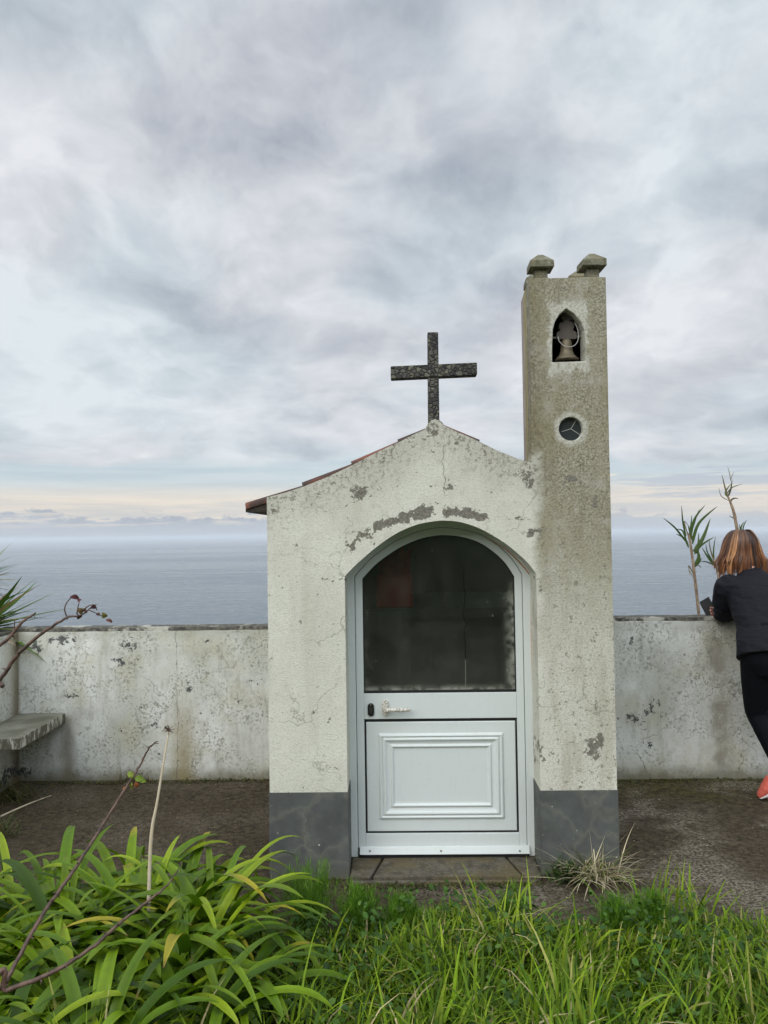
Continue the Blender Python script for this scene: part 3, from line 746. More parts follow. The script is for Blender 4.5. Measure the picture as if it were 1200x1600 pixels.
bm = bmesh.new(); box(bm, xL+.122, xR-.122, VD+.062, DEP-.102, -.03, .02); from_bm('floor_slab', bm, M_INNER, CH)
# plinth paint band: thin render coat standing proud of the wall
xo = (xo0, xo1)
pr = .003
for s, (a, b) in enumerate(((xL-pr, xo0), (xo1, xR+pr))):
    bm = bmesh.new()
    box(bm, a, b, -pr, -.0003, -.02, zp)
    jx = (xo0, xo0+pr) if s == 0 else (xo1-pr, xo1)
    box(bm, jx[0]+(.0003 if s == 0 else 0), jx[1]-(0 if s == 0 else .0003), -pr, VD, -.02, zp)
    ox = (xL-pr, xL-.0003) if s == 0 else (xR+.0003, xR+pr)
    box(bm, ox[0], ox[1], 0, DEP, -.02, zp)
    from_bm('plinth', bm, M_PLINTH, CH)
# ---- bell tower above the gable
TV = .10; TB = .36
tl = L2(829, 435); tr = L2(947, 432); ztop = .5*(tl[1]+tr[1])
xTl = L2(830, 580)[0]; xTr = L2(950.5, 600)[0]
niche_px = [(863, 566), (863, 540), (864, 515), (867, 503), (874, 491), (885, 482), (897, 490), (908, 503), (913, 515), (914.5, 540), (915, 564)]
niche = [L2(*a) for a in niche_px]
rc = L2(892, 670); rr_ = 18.5/1200*CY
circ = [(rc[0]+rr_*math.cos(k*2*math.pi/40), rc[1]+rr_*math.sin(k*2*math.pi/40)) for k in range(40)]
bm = bmesh.new()
plate(bm, [[(xT, zT0), (xTl, ztop-.2), (xTl, ztop), (xTr, ztop), (xTr, ztop-.2), (xR, zT0)], niche, circ], 0, TV)
tw = from_bm('bell_tower', bm, M_PLASTER, CH); wbevel(tw, zT0, .004, xT)
xbl = L2(814.5, 500, TB)[0]
# side and rear walls of the tower (left one runs slightly splayed), hollow inside
bm = bmesh.new(); zb = 1.4
def quadwall(a, b, th, z0, z1):      # a->b plan segment, thickness th to the right-hand side
    a = Vector((*a, 0)); b = Vector((*b, 0)); d = (b-a).normalized(); n = Vector((d.y, -d.x, 0))*th
    P = [a, b, b+n, a+n]; lo = [bm.verts.new((p.x, p.y, z0)) for p in P]; hi = [bm.verts.new((p.x, p.y, z1)) for p in P]
    bm.faces.new(lo[::-1]); bm.faces.new(hi)
    for k in range(4): bm.faces.new((lo[k], lo[(k+1) % 4], hi[(k+1) % 4], hi[k]))
quadwall((xTl+.001, TV+.001), (xbl, TB), .03, zT0-.25, ztop-.002)
from_bm('tower_side_wall', bm, M_TSIDE, tw, bevel=.004)
bm = bmesh.new()
quadwall((xTr-.002, TB), (xTr-.002, TV+.001), .03, zT0-.25, ztop-.002)
quadwall((xbl+.032, TB), (xTr-.034, TB), .03, zT0-.25, ztop-.002)
box(bm, xbl+.04, xTr-.04, TV+.002, TB-.035, ztop-.034, ztop-.004)
from_bm('tower_rear_wall', bm, M_TIN, tw)
bm = bmesh.new(); nzb = niche[0][1]
box(bm, xTl+.034, xTr-.04, TV+.002, TB-.035, nzb-.05, nzb-.008)
for b_ in bm.verts: pass
from_bm('bell_chamber_floor', bm, M_TIN, tw)
# finials: four capped stone posts
cw_ = .114
for (fx, fv) in ((L2(844, 410, .06)[0], .060), (L2(924, 410, .06)[0], .060), (L2(835, 440, .31)[0]+.008, .315), (xTr-.060, .305)):
    bm = bmesh.new(); s = .029; c = cw_/2; z0 = ztop+.001
    box(bm, fx-s, fx+s, fv-s, fv+s, z0-.002, z0+.058)
    ja = random.uniform(-.05, .05)
    def lay(hw, zz, q=0): return [bm.verts.new((fx+(a*math.cos(ja)-b*math.sin(ja))*hw, fv+(a*math.sin(ja)+b*math.cos(ja))*hw, zz+random.uniform(-q, q))) for a, b in ((-1,-1),(1,-1),(1,1),(-1,1))]
    R_ = [lay(s*1.05, z0+.054), lay(c, z0+.056, .002), lay(c*.99, z0+.088, .003), lay(.012, z0+.128)]
    bm.faces.new(R_[0][::-1]); bm.faces.new(R_[-1])
    for A, B in zip(R_[:-1], R_[1:]):
        for k in range(4): bm.faces.new((A[k], A[(k+1) % 4], B[(k+1) % 4], B[k]))
    from_bm('finial', bm, M_STONE, tw, bevel=.003)
# round opening: cracked pane of glass
def rglass(g):
    p = g.coord(); x, y, z = g.sep(p); c = []
    for (x0, y0, x1, y1) in ((892, 670, 879, 674), (892, 670, 901, 655), (892, 670, 909, 681)):
        a = L2(x0, y0, .03); b = L2(x1, y1, .03); dx = b[0]-a[0]; dz = b[1]-a[1]; ln = math.hypot(dx, dz)
        al = ((x-a[0])*dx+(z-a[1])*dz)*(1/ln/ln); ac = ((x-a[0])*dz-(z-a[1])*dx)*(1/ln)
        c.append(g.ss(g.m('ABSOLUTE', ac), .0018, .0006)*g.ss(al, -.05, 0)*g.ss(al, 1.2, 1.0))
    k = g.m('MAXIMUM', g.m('MAXIMUM', c[0], c[1]), c[2])
    return {'Base Color': g.mix(k, g.mix(g.noise(p, 12, 4), (.02, .026, .028), (.045, .052, .055)), (.42, .42, .38)), 'Roughness': .12, 'Coat Weight': .3}
bm = bmesh.new(); plate(bm, [[(rc[0]+(rr_+.0)*.995*math.cos(k*2*math.pi/40), rc[1]+rr_*.995*math.sin(k*2*math.pi/40)) for k in range(40)]], .03, .036)
rw = from_bm('round_window', bm, mat('cracked_dark_glass', rglass), tw, smooth=False)
# ---- cross
cb_ = L2(677.5, 655, .05); ct = L2(676, 521, .05); a0 = L2(610.5, 584, .05); a1 = L2(744.5, 578, .05)
bm = bmesh.new()
hw = .0265
P4 = [(cb_[0]-hw, cb_[1]-.02), (cb_[0]+hw, cb_[1]-.02), (ct[0]+hw*.95, ct[1]), (ct[0]-hw*.95, ct[1])]
plate(bm, [P4], .022, .078)
from_bm('cross', bm, M_CROSS, CH, bevel=.004)
crs = bpy.data.objects['cross']
bm = bmesh.new(); ah = .029
plate(bm, [[(a0[0], a0[1]-ah), (a1[0], a1[1]-ah), (a1[0], a1[1]+ah), (a0[0], a0[1]+ah)]], .018, .082)
from_bm('cross_arm', bm, M_CROSS, crs, bevel=.004)
# ---- roof: courses of curved clay tiles stepping up the slope
def tile_course(bm, pa_, pb_, v0, v1, lift, th=.010, w=.11, tail=0.0):
    """one course: half-round tiles side by side along local y, lying from pa_ (low) to pb_ (high)"""
    a = Vector((pa_[0], 0, pa_[1])); b = Vector((pb_[0], 0, pb_[1])); d = (b-a).normalized(); n = Vector((-d.z, 0, d.x))
    if n.z < 0: n = -n
    a = a-n*.030; b = b-n*.030
    k = 0; v = v0
    while v < v1:
        up = (k % 2 == 0); seg = 8; ra = w/2*1.06
        prof = []
        for i in range(seg+1):
            t = math.pi*i/seg; yy = v+w/2-ra*math.cos(t); hh = math.sin(t)*ra*.42*(1 if up else -1) + (0 if up else .022)
            prof.append((yy, hh))
        for (A, B, la, lb) in ((a, b, lift, 0.0),):
            rows = []
            for (pt, lf) in ((A, la), (B, lb)):
                rows.append(([bm.verts.new(pt+n*(h+lf)+Vector((0, yy, 0))) for yy, h in prof], [bm.verts.new(pt+n*(h+lf+th)+Vector((0, yy, 0))) for yy, h in prof]))
            (u0_, o0), (u1_, o1) = rows
            for i in range(seg):
                bm.faces.new((o0[i], o0[i+1], o1[i+1], o1[i])); bm.faces.new((u0_[i], u1_[i], u1_[i+1], u0_[i+1]))
                bm.faces.new((u0_[i], u0_[i+1], o0[i+1], o0[i])); bm.faces.new((u1_[i], o1[i], o1[i+1], u1_[i+1]))
            bm.faces.new((u0_[0], o0[0], o1[0], u1_[0])); bm.faces.new((u0_[-1], u1_[-1], o1[-1], o0[-1]))
        v += w; k += 1
bm = bmesh.new(); V0 = .012
crs_px = [((383, 789), (478, 757)), ((472, 757), (556, 722)), ((549, 724), (632, 685)), ((623, 689), (672, 666))]
for i, (A, B) in enumerate(crs_px):
    tile_course(bm, L2(*A, V0), L2(*B, V0), V0, DEP-.05, .010)
RX = [(747, 688), (690, 662)]; 
tile_course(bm, L2(826, 722, V0), L2(742, 686, V0), V0+.05, DEP-.05, .004); tile_course(bm, L2(750, 688, V0), L2(690, 661, V0), V0+.012, DEP-.05, .006)
roof = from_bm('roof', bm, M_TILE, CH, smooth=False)
# filler board under the eave tiles, coloured dark for their shaded underside
bm = bmesh.new(); e0 = L2(388, 796, .03); e1 = (xL-.001, L2(417, 786, .03)[1])
plate(bm, [[(e0[0]-.010, e0[1]-.014), (e1[0], e1[1]-.042), (e1[0], e1[1]+.004), (e0[0]-.010, e0[1]+.012)]], .016, DEP-.05)
M_EAVE = mat('eave_shade', stonem((.018, .014, .010), (.05, .04, .028), 30)); from_bm('eave', bm, M_EAVE, roof)
bm = bmesh.new(); pts = [(xL+.13, gab[0][1]-.06)] + [(p[0], p[1]-.055) for p in gab[2:9]] + [(APEX[0], APEX[1]-.09)] + [(p[0], p[1]-.055) for p in gab[14:]]
lo_ = [(p[0], p[1]-.03) for p in pts][::-1]
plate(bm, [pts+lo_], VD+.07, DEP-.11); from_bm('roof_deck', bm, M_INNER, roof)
bm = bmesh.new(); rid = L2(682, 664, .1)
tube(bm, [(rid[0], .09, rid[1]-.012), (rid[0], DEP-.05, rid[1]-.012)], [.035, .035], seg=16, n=1); from_bm('ridge_tiles', bm, M_TILE, roof, smooth=True)

# ---- door
gl_px = [(163, 372), (230, 295), (300, 240), (380, 190), (480, 148), (560, 131), (620, 128), (700, 135), (800, 165), (880, 215), (950, 280), (1000, 352)]
VG = .19
G_ = [L2(520+a/3.53, 800+b/3.53, VG) for a, b in gl_px]; zz0 = .5*(G_[0][1]+G_[-1][1]); G_[0] = (G_[0][0], zz0); G_[-1] = (G_[-1][0], zz0)
G_ = [(a.x, a.z) for a in catmull([(p[0], 0, p[1]) for p in G_], 4)]
gx0, gx1 = G_[0][0], G_[-1][0]
gz0 = L2(690, 1080, VG)[1]
zrail = (L2(690, 1082, VG)[1], L2(690, 1122, VG)[1]); zpan = (L2(690, 1125, VG)[1], L2(690, 1299, VG)[1]); zbot = L2(690, 1323, VG)[1]; zdb = L2(690, 1336.5, VG)[1]
GB.update(x0=gx0, x1=gx1, z0=gz0)
def offs(pts, d):
    o = []
    for i, p in enumerate(pts):
        a = Vector(pts[max(i-1, 0)]); b = Vector(pts[min(i+1, len(pts)-1)]); t = (b-a).normalized(); n = Vector((-t.y, t.x))
        o.append((p[0]+n.x*d, p[1]+n.y*d))
    o[0] = (pts[0][0]-d, pts[0][1]+d*.3); o[-1] = (pts[-1][0]+d, pts[-1][1]+d*.3); return o
door = empty('door', (0, 0, 0)); door.parent = CH
def ring(inner, outer, zb_i, zb_o, v0, v1):
    bm = bmesh.new(); I = [(inner[0][0], zb_i)] + inner + [(inner[-1][0], zb_i)]; O = [(outer[0][0], zb_o)] + outer + [(outer[-1][0], zb_o)]
    for s in ((0, 1),):
        rows = []
        for l in (I, O): rows.append(([bm.verts.new((p[0], v0, p[1])) for p in l], [bm.verts.new((p[0], v1, p[1])) for p in l]))
        (if_, ib), (of, ob) = rows; n = len(I)
        for k in range(n-1):
            bm.faces.new((if_[k], if_[k+1], of[k+1], of[k])); bm.faces.new((ib[k], ob[k], ob[k+1], ib[k+1]))
            bm.faces.new((if_[k], ib[k], ib[k+1], if_[k+1])); bm.faces.new((of[k], of[k+1], ob[k+1], ob[k]))
        for k in (0, n-1): bm.faces.new((if_[k], of[k], ob[k], ib[k]))
    return bm
sw = .036
leafo = offs(G_, sw); fri = offs(G_, sw+.0025); fro = offs(G_, sw+.048)
from_bm('door_frame', ring(fri, fro, zdb, zdb, VD-.004, VD+.05), M_DOOR, door, bevel=.0025)
gin = offs(G_, .0)
sash = from_bm('door_leaf', ring(gin, leafo, zbot+.0, zbot, VD, VD+.05), M_DOOR, door, bevel=.0025)
bm = bmesh.new()
box(bm, gx0+.0005, gx1-.0005, VD+.0005, VD+.05, zrail[1], zrail[0])
from_bm('rail', bm, M_DOOR, sash, bevel=.002); bm = bmesh.new()
box(bm, gx0+.0005, gx1-.0005, VD+.0005, VD+.05, zbot, zpan[1]-.006)
from_bm('rail', bm, M_DOOR, sash, bevel=.002)
# gaskets
bm = bmesh.new(); gi = offs(G_, -.005)
bm2 = ring(gi, offs(G_, -.0005), gz0+.0, gz0, VD+.006, VD+.03); from_bm('gasket', bm2, M_BLACK, sash)
box(bm, gx0, gx1, VD+.006, VD+.03, zrail[0]+.0005, gz0+.006)
box(bm, gx0+.0006, gx1-.0006, VD+.010, VD+.03, zpan[1]-.0055, zrail[1]-.0005)
from_bm('gasket', bm, M_BLACK, sash)
# glass
M_GLASS = mat('dusty_cracked_glass', glassm)
bm = bmesh.new(); plate(bm, [[(gx0, gz0-.002)] + G_ + [(gx1, gz0-.002)]], VD+.016, VD+.020)
from_bm('glass_pane', bm, M_GLASS, sash)
# moulded lower panel
px0, px1 = gx0+.009, gx1-.009; pz0, pz1 = zpan[1]+.003, zpan[0]-.006
prof = [(0, .004), (.003, .0), (.060, .0), (.062, -.004), (.066, -.010), (.072, -.012), (.077, -.008), (.079, -.004), (.083, -.010), (.089, -.013), (.095, -.011), (.099, -.006), (.106, -.003), (.115, -.001), (.119, -.003), (.123, -.0085), (.128, -.009), (.132, -.005), (.136, -.001), (.144, .0)]
bm = bmesh.new(); loops = []
for ins, h in prof:
    loops.append([bm.verts.new((x_, VD+.004+h, z_)) for x_, z_ in ((px0+ins, pz0+ins), (px1-ins, pz0+ins), (px1-ins, pz1-ins*.93), (px0+ins, pz1-ins*.93))])
for a, b in zip(loops[:-1], loops[1:]):
    for k in range(4): bm.faces.new((a[k], a[(k+1) % 4], b[(k+1) % 4], b[k]))
bm.faces.new(loops[-1]); 
bk = [bm.verts.new((x_, VD+.03, z_)) for x_, z_ in ((px0, pz0), (px1, pz0), (px1, pz1), (px0, pz1))]
for k in range(4): bm.faces.new((bk[k], bk[(k+1) % 4], loops[0][(k+1) % 4], loops[0][k]))
bm.faces.new(bk[::-1]); from_bm('door_panel', bm, M_DOOR, sash, bevel=.0012)
# weather bar with screws
tb0 = L2(562, 1323, VG-.03)[0]; tb1 = L2(828, 1323, VG-.03)[0]; tz1 = L2(690, 1323.5, VG-.03)[1]; tz0 = L2(690, 1334.5, VG-.03)[1]
bm = bmesh.new(); plate(bm, [[(tb0, tz0), (tb1, tz0), (tb1, tz1), (tb0, tz1)]], VD-.026, VD-.004)
bm.verts.ensure_lookup_table()
for vv in bm.verts:
    if vv.co.y < VD-.02 and vv.co.z > tz1-.005: vv.co.y += .014
bar = from_bm('weather_bar', bm, M_DOOR, door, bevel=.002)
for sx in (578, 689, 812):
    c = L2(sx, 1328.5, VG-.03); bm = bmesh.new()
    bmesh.ops.create_cone(bm, cap_ends=True, segments=12, radius1=.0045, radius2=.0038, depth=.004, matrix=Matrix.Translation((c[0], VD-.027+.003, c[1]-.002)) @ Matrix.Rotation(math.pi/2, 4, 'X'))
    from_bm('screw', bm, M_SCREW, bar)
bm = bmesh.new(); box(bm, tb0+.002, tb1-.002, VD-.012, VD+.05, zdb-.012, tz0-.0006); from_bm('threshold_gap', bm, M_BLACK, door)
# sealant line showing at the right reveal
bm = bmesh.new()
pts = [L2(829.5, 905, VD-.01), L2(831, 1000, VD-.01), L2(834, 1120, VD-.01), L2(836, 1250, VD-.01), L2(837.5, 1330, VD-.01)]
tube(bm, [(p[0]+.001, VD-.006, p[1]) for p in pts], [.0035, .005, .0045, .003, .002], seg=6, n=5); from_bm('sealant', bm, M_FOAM, door, smooth=True)
bm = bmesh.new(); pts = [L2(px_, py_, VD-.01) for px_, py_ in ((757, 838), (790, 858), (815, 882), (827, 897))]
tube(bm, [(p[0], VD-.006, p[1]) for p in pts], [.001, .003, .0035, .003], seg=6, n=5); from_bm('sealant', bm, M_FOAM, door, smooth=True)
# lock escutcheon and handle
def stadium(cx, cz, hw, hh, n=10):
    o = []
    for k in range(n+1): t = math.pi*k/n; o.append((cx+hw*math.cos(t), cz+hh-hw+hw*math.sin(t)))
    for k in range(n+1): t = math.pi+math.pi*k/n; o.append((cx+hw*math.cos(t), cz-hh+hw+hw*math.sin(t)))
    return o
c = L2(579.5, 1108.5, VD); bm = bmesh.new(); plate(bm, [stadium(c[0], c[1], .0155, .031)], VD-.009, VD+.001); lock = from_bm('lock_plate', bm, M_BLACKM, sash, bevel=.002)
bm = bmesh.new(); plate(bm, [stadium(c[0], c[1]-.002, .0075, .017)], VD-.012, VD-.0085)
from_bm('lock_cylinder', bm, mat('lock_brass', lambda g: {'Base Color': (.10, .10, .10), 'Metallic': .9, 'Roughness': .35}), lock, bevel=.001)
bm = bmesh.new(); bmesh.ops.create_uvsphere(bm, u_segments=10, v_segments=6, radius=.0035, matrix=Matrix.Translation((c[0], VD-.010, c[1]+.024))); from_bm('screw', bm, M_SCREW, lock, smooth=True)
c = L2(602, 1106, VD); bm = bmesh.new(); plate(bm, [stadium(c[0], c[1], .0155, .039)], VD-.010, VD+.001); hp = from_bm('handle_plate', bm, M_HANDLE, sash, bevel=.004)
hc = L2(602, 1109.5, VD-.04)
bm = bmesh.new(); he = L2(639, 1109, VD-.04)
tube(bm, [(c[0], VD-.008, hc[1]), (c[0], VD-.03, hc[1]), (c[0]+.006, VD-.043, hc[1]), (c[0]+.03, VD-.047, hc[1]+.001), (.5*(c[0]+he[0])+.02, VD-.046, hc[1]), (he[0], VD-.042, hc[1]+.0015)], [.012, .012, .0125, .010, .0095, .009], seg=12, n=5, round_end=True)
from_bm('handle', bm, M_HANDLE, hp, smooth=True)

# ---- door step: three dressed stones with open joints
step = empty('doorstep'); step.parent = CH
sz = .028
f0 = [L2(548, 1369, -.03)[0], L2(579, 1369, -.03)[0], L2(583, 1369, -.03)[0], L2(815, 1367, -.03)[0], L2(819, 1367, -.03)[0], L2(846, 1367, -.03)[0]]
b0 = [L2(550, 1339, VD)[0], L2(597, 1339, VD)[0], L2(601, 1339, VD)[0], L2(788, 1337, VD)[0], L2(792, 1337, VD)[0], L2(845, 1337, VD)[0]]
for i in range(3):
    bm = bmesh.new(); a, b = 2*i, 2*i+1
    P = [(f0[a], -.035), (f0[b], -.035), (b0[b], VD+.0), (b0[a], VD+.0)]
    if i == 0: P[0] = (xo0+.008, -.035); P[3] = (xo0+.008, VD)
    if i == 2: P[1] = (xo1-.008, -.035); P[2] = (xo1-.008, VD)
    lo = [bm.verts.new((x_, y_, -.03)) for x_, y_ in P]; hi = [bm.verts.new((x_, y_, sz+random.uniform(-.002, .002))) for x_, y_ in P]
    bm.faces.new(lo[::-1]); bm.faces.new(hi)
    for k in range(4): bm.faces.new((lo[k], lo[(k+1) % 4], hi[(k+1) % 4], hi[k]))
    from_bm('step_stone', bm, M_STEP, step, bevel=.006)
for (a, b) in ((548, 618), (621, 722), (725, 845)):
    bm = bmesh.new(); x0 = L2(a, 1375, -.07)[0]; x1 = L2(b, 1375, -.07)[0]
    box(bm, x0, x1, -.060, -.039, -.03, sz-.012+random.uniform(-.002, .002)); from_bm('kerb_stone', bm, M_STEP, step, bevel=.005)

# ------------------------------------------------------------------ bell in the niche
nb = L2(886, 540, .06); B0 = C0 + cux*nb[0] + cvx*.075
bell = empty('bell', (B0.x, B0.y, 0), -CA); tag(bell, 'small bronze bell on a wooden headstock inside the pointed tower niche', 'bell')
M_BRONZE = mat('old_bronze', lambda g: {'Base Color': g.mix(g.noise(g.coord(), 25, 5), (.10, .083, .052), (.20, .168, .11)), 'Metallic': .3, 'Roughness': .55})
M_WOOD = mat('grey_headstock_wood', lambda g: {'Base Color': g.mix(g.noise(g.vmath('MULTIPLY', g.coord(), (1, 1, .1)), 60, 4), (.065, .055, .048), (.13, .11, .097)), 'Roughness': .85})
M_STEEL = mat('grey_wire', lambda g: {'Base Color': (.42, .42, .40), 'Metallic': .3, 'Roughness': .5})
z_ = lambda py: L2(886, py, .075)[1]
mz = z_(563); tz_ = z_(531); hh = tz_-mz
bm = bmesh.new(); lathe(bm, [(.056, 0), (.058, .003), (.050, .010), (.036, .025), (.030, .045), (.027, .070), (.026, .085), (.020, hh), (.010, hh+.003)], (0, 0, mz), 28)
from_bm('bell_body', bm, M_BRONZE, bell, smooth=True)
bm = bmesh.new(); tube(bm, [(0, 0, mz+.05), (.004, 0, mz-.004)], [.004, .009], seg=8, n=1); from_bm('clapper', bm, M_BLACKM, bell)
bm = bmesh.new(); pf = [(z_(531), .046), (z_(526), .050), (z_(520), .046), (z_(517), .030), (z_(514), .036), (z_(509), .037), (z_(505), .030), (z_(502.5), .014), (z_(500), .020), (z_(496), .024), (z_(491.5), .021), (z_(488.5), .010)]
pts = [(w_, zz) for zz, w_ in pf] + [(-w_, zz) for zz, w_ in pf[::-1]]
plate(bm, [pts], -.016, .016); from_bm('headstock', bm, M_WOOD, bell, bevel=.004)
nx0 = niche[1][0]-nb[0]; nx1 = niche[-2][0]-nb[0]
bm = bmesh.new(); tube(bm, [(nx0+.001, 0, z_(527.5)), (nx1-.001, 0, z_(526.5))], [.0055, .0055], seg=10, n=1); from_bm('axle', bm, M_STEEL, bell, smooth=True)
bm = bmesh.new(); X = lambda px: L2(px, 520, .05)[0]-nb[0]
tube(bm, [(X(871.5), -.03, z_(527)), (X(873), -.034, z_(536)), (X(880), -.037, z_(543)), (X(888), -.038, z_(545)), (X(896), -.037, z_(543)), (X(902), -.034, z_(535)), (X(903), -.03, z_(522)), (X(901), -.025, z_(512)), (X(898.5), -.02, z_(507))], [.0019]*3, seg=6, n=5)
from_bm('wire_loop', bm, M_STEEL, bell, smooth=True)
bm = bmesh.new(); box(bm, X(893), X(902), -.02, .0, z_(503), z_(497)); from_bm('bracket', bm, M_BLACKM, bell, bevel=.002)

# ------------------------------------------------------------------ things inside, dim behind the glass
alt = empty('altar_shelf', C0, -CA); tag(alt, 'dim stone altar shelf behind the dusty door glass', 'shelf')
bm = bmesh.new(); sh = L2(617, 948, VD+.2)[1]
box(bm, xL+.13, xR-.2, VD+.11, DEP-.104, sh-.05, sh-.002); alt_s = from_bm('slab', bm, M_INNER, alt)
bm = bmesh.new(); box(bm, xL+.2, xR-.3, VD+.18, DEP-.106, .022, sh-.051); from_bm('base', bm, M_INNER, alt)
fp = L2(617, 948, VD+.2); F0 = C0 + cux*fp[0] + cvx*(VD+.2)
pot = empty('flower_pot', (F0.x, F0.y, sh), -CA); tag(pot, 'dim red wrapped pot with red flowers behind the upper left of the glass', 'flower pot')
M_REDP = mat('red_wrap', lambda g: {'Base Color': (.55, .04, .03), 'Roughness': .6})
bm = bmesh.new(); pw_ = .105; ph = L2(617, 897, VD+.2)[1]-sh
lo = [bm.verts.new((a*pw_*.9, b*.07, 0)) for a, b in ((-1,-1),(1,-1),(1,1),(-1,1))]; hi = [bm.verts.new((a*pw_*.85, b*.08, ph)) for a, b in ((-1,-1),(1,-1),(1,1),(-1,1))]
bm.faces.new(lo[::-1]); bm.faces.new(hi)
for k in range(4): bm.faces.new((lo[k], lo[(k+1) % 4], hi[(k+1) % 4], hi[k]))
from_bm('pot', bm, M_REDP, pot, bevel=.01)
n = 90; hd = rng.uniform(0, 6.28, n)
blades('petals', np.stack([rng.normal(.01, .035, n), rng.normal(0, .02, n), np.full(n, ph)], 1), rng.uniform(.08, .19, n), rng.uniform(.03, .05, n), hd, rng.uniform(0, .7, n), rng.uniform(.2, 1.3, n), np.tile([.75, .05, .04], (n, 1)), M_DRY, pot, fold=.2)
# ------------------------------------------------------------------ grass
def tints(n, pal, w, var=.25):
    pal = np.array(pal); k = rng.choice(len(pal), n, p=np.array(w)/sum(w)); c = pal[k]*(1+rng.normal(0, var, (n, 1)))
    return np.clip(c, .004, 1)
GREENS = [(.040, .088, .005), (.095, .175, .007), (.150, .240, .010), (.225, .305, .018), (.30, .29, .08), (.48, .40, .21)]
def ground_z(P): return np.array([tz(x, y) for x, y in P])
def grass_patch(n, x0, x1, y0, y1, hmin, hmax, wmin, wmax, w=(3, 4, 3, 1.4, .5, .45), lean=.5, keep=None):
    X = rng.uniform(x0, x1, n); Y = rng.uniform(y0, y1, n)
    ok = np.array([y < turf_edge(x)-.03+.08*mn.noise(Vector((x*9, 0, 3))) for x, y in zip(X, Y)])
    if keep is not None: ok &= keep(X, Y)
    X, Y = X[ok], Y[ok]; n = len(X)
    cl = np.array([mn.noise(Vector((x*3.1, y*3.1, 7))) for x, y in zip(X, Y)])
    Lh = rng.uniform(hmin, hmax, n)*(1+.5*cl)*np.where(rng.random(n) < .06, 1.3, 1)*np.clip(.30+(3.15-Y)*.80, .28, 1.0)
    z = ground_z(zip(X, Y))
    hd = rng.uniform(0, 2*math.pi, n); hd = np.where(rng.random(n) < .55, cl*5+rng.normal(0, .7, n), hd)
    return np.stack([X, Y, z], 1), Lh, rng.uniform(wmin*1.15, wmax*1.55, n), hd, np.abs(rng.normal(.35, lean*.7, n)), np.abs(rng.normal(1.6, .85, n)), tints(n, GREENS, w)
def cat(*a): return [np.concatenate(q) for q in zip(*a)]
fade = lambda X, Y: rng.random(len(X)) < .25+.75*np.clip((3.05-Y)/.5, 0, 1)
ga = grass_patch(24000, -1.7, 2.0, 1.55, 3.3, .11, .23, .004, .0085)
gb = grass_patch(7500, -1.5, 2.0, 1.6, 3.1, .20, .34, .005, .011, w=(2, 4, 4, 2, .7, .4), keep=fade)
gc = grass_patch(6000, -5, -1.6, 1.5, 3.3, .12, .3, .004, .009); gd = grass_patch(6000, 2.0, 5, 1.5, 3.4, .12, .3, .004, .009)
ge = grass_patch(4500, .0, 2.0, 2.7, 3.3, .12, .30, .004, .009, w=(2, 4, 4, 2, 1, 1.2))
grass = blades('grass', *cat(ga, gb, gc, gd, ge), M_GRASS, segs=5); tag(grass, kind='stuff')
# low broad-leaved ground cover between the blades
def leaflets(name, P, size, col, m, parent=None, tilt=.6, asp=.75):
    n = len(P); a = rng.uniform(0, 6.283, n); u = np.stack([np.cos(a), np.sin(a), rng.normal(0, tilt, n)], 1); u /= np.linalg.norm(u, axis=1)[:, None]
    b = a+math.pi/2; v = np.stack([np.cos(b), np.sin(b), rng.normal(0, tilt, n)], 1); v /= np.linalg.norm(v, axis=1)[:, None]
    s = size[:, None]; nn = np.cross(u, v)
    ring = [(-1, 0, 0), (-.45, asp*.8, .12), (.3, asp*.9, .15), (1, 0, 0), (.3, -asp*.9, .15), (-.45, -asp*.8, .12)]
    V = np.stack([P+u*s*q[0]*.5+v*s*q[1]*.5+nn*s*q[2]*.5 for q in ring], 1).reshape(-1, 3)
    i = np.arange(n)*6
    F = np.concatenate([np.stack([i, i+1, i+2, i+3], 1), np.stack([i, i+3, i+4, i+5], 1)])
    return raw_mesh(name, V, F, np.repeat(col, 6, 0), m, parent)
n = 15000; X = rng.uniform(-2.4, 2.6, n); Y = rng.uniform(1.6, 3.2, n)
ok = np.array([mn.noise(Vector((x*2.2, y*2.2, 11))) > -.12 and y < turf_edge(x)-.06 for x, y in zip(X, Y)]); X, Y = X[ok], Y[ok]; n = len(X)
P = np.stack([X, Y, ground_z(zip(X, Y))+rng.uniform(.02, .17, n)], 1)
gcov = leaflets('ground_cover', P, rng.uniform(.014, .034, n), tints(n, [(.03, .075, .014), (.055, .12, .02), (.085, .15, .03)], (3, 4, 2)), M_GRASS); tag(gcov, kind='stuff')

# ------------------------------------------------------------------ agapanthus clump
AG = [(.055, .115, .006), (.105, .190, .007), (.165, .265, .009), (.26, .35, .014)]
clump = empty('agapanthus_clump', (-.83, 2.55, 0)); tag(clump, 'large clump of arching green strap leaves at the lower left of the chapel', 'agapanthus')
ros = [(-1.22, 2.86, 24), (-1.0, 2.95, 28), (-.78, 2.92, 26), (-.64, 2.80, 22), (-1.36, 2.55, 22), (-1.10, 2.62, 28), (-.86, 2.68, 28), (-.66, 2.58, 26), (-1.22, 2.28, 24), (-.95, 2.34, 28), (-.72, 2.36, 26), (-.50, 2.44, 18), (-1.05, 2.08, 20), (-.80, 2.08, 20), (-1.5, 2.2, 18), (-1.6, 2.8, 16), (-.58, 2.20, 16), (-1.42, 2.95, 14)]
B_, Lh, Wd, Hd, Le, Cu, Tn = [], [], [], [], [], [], []
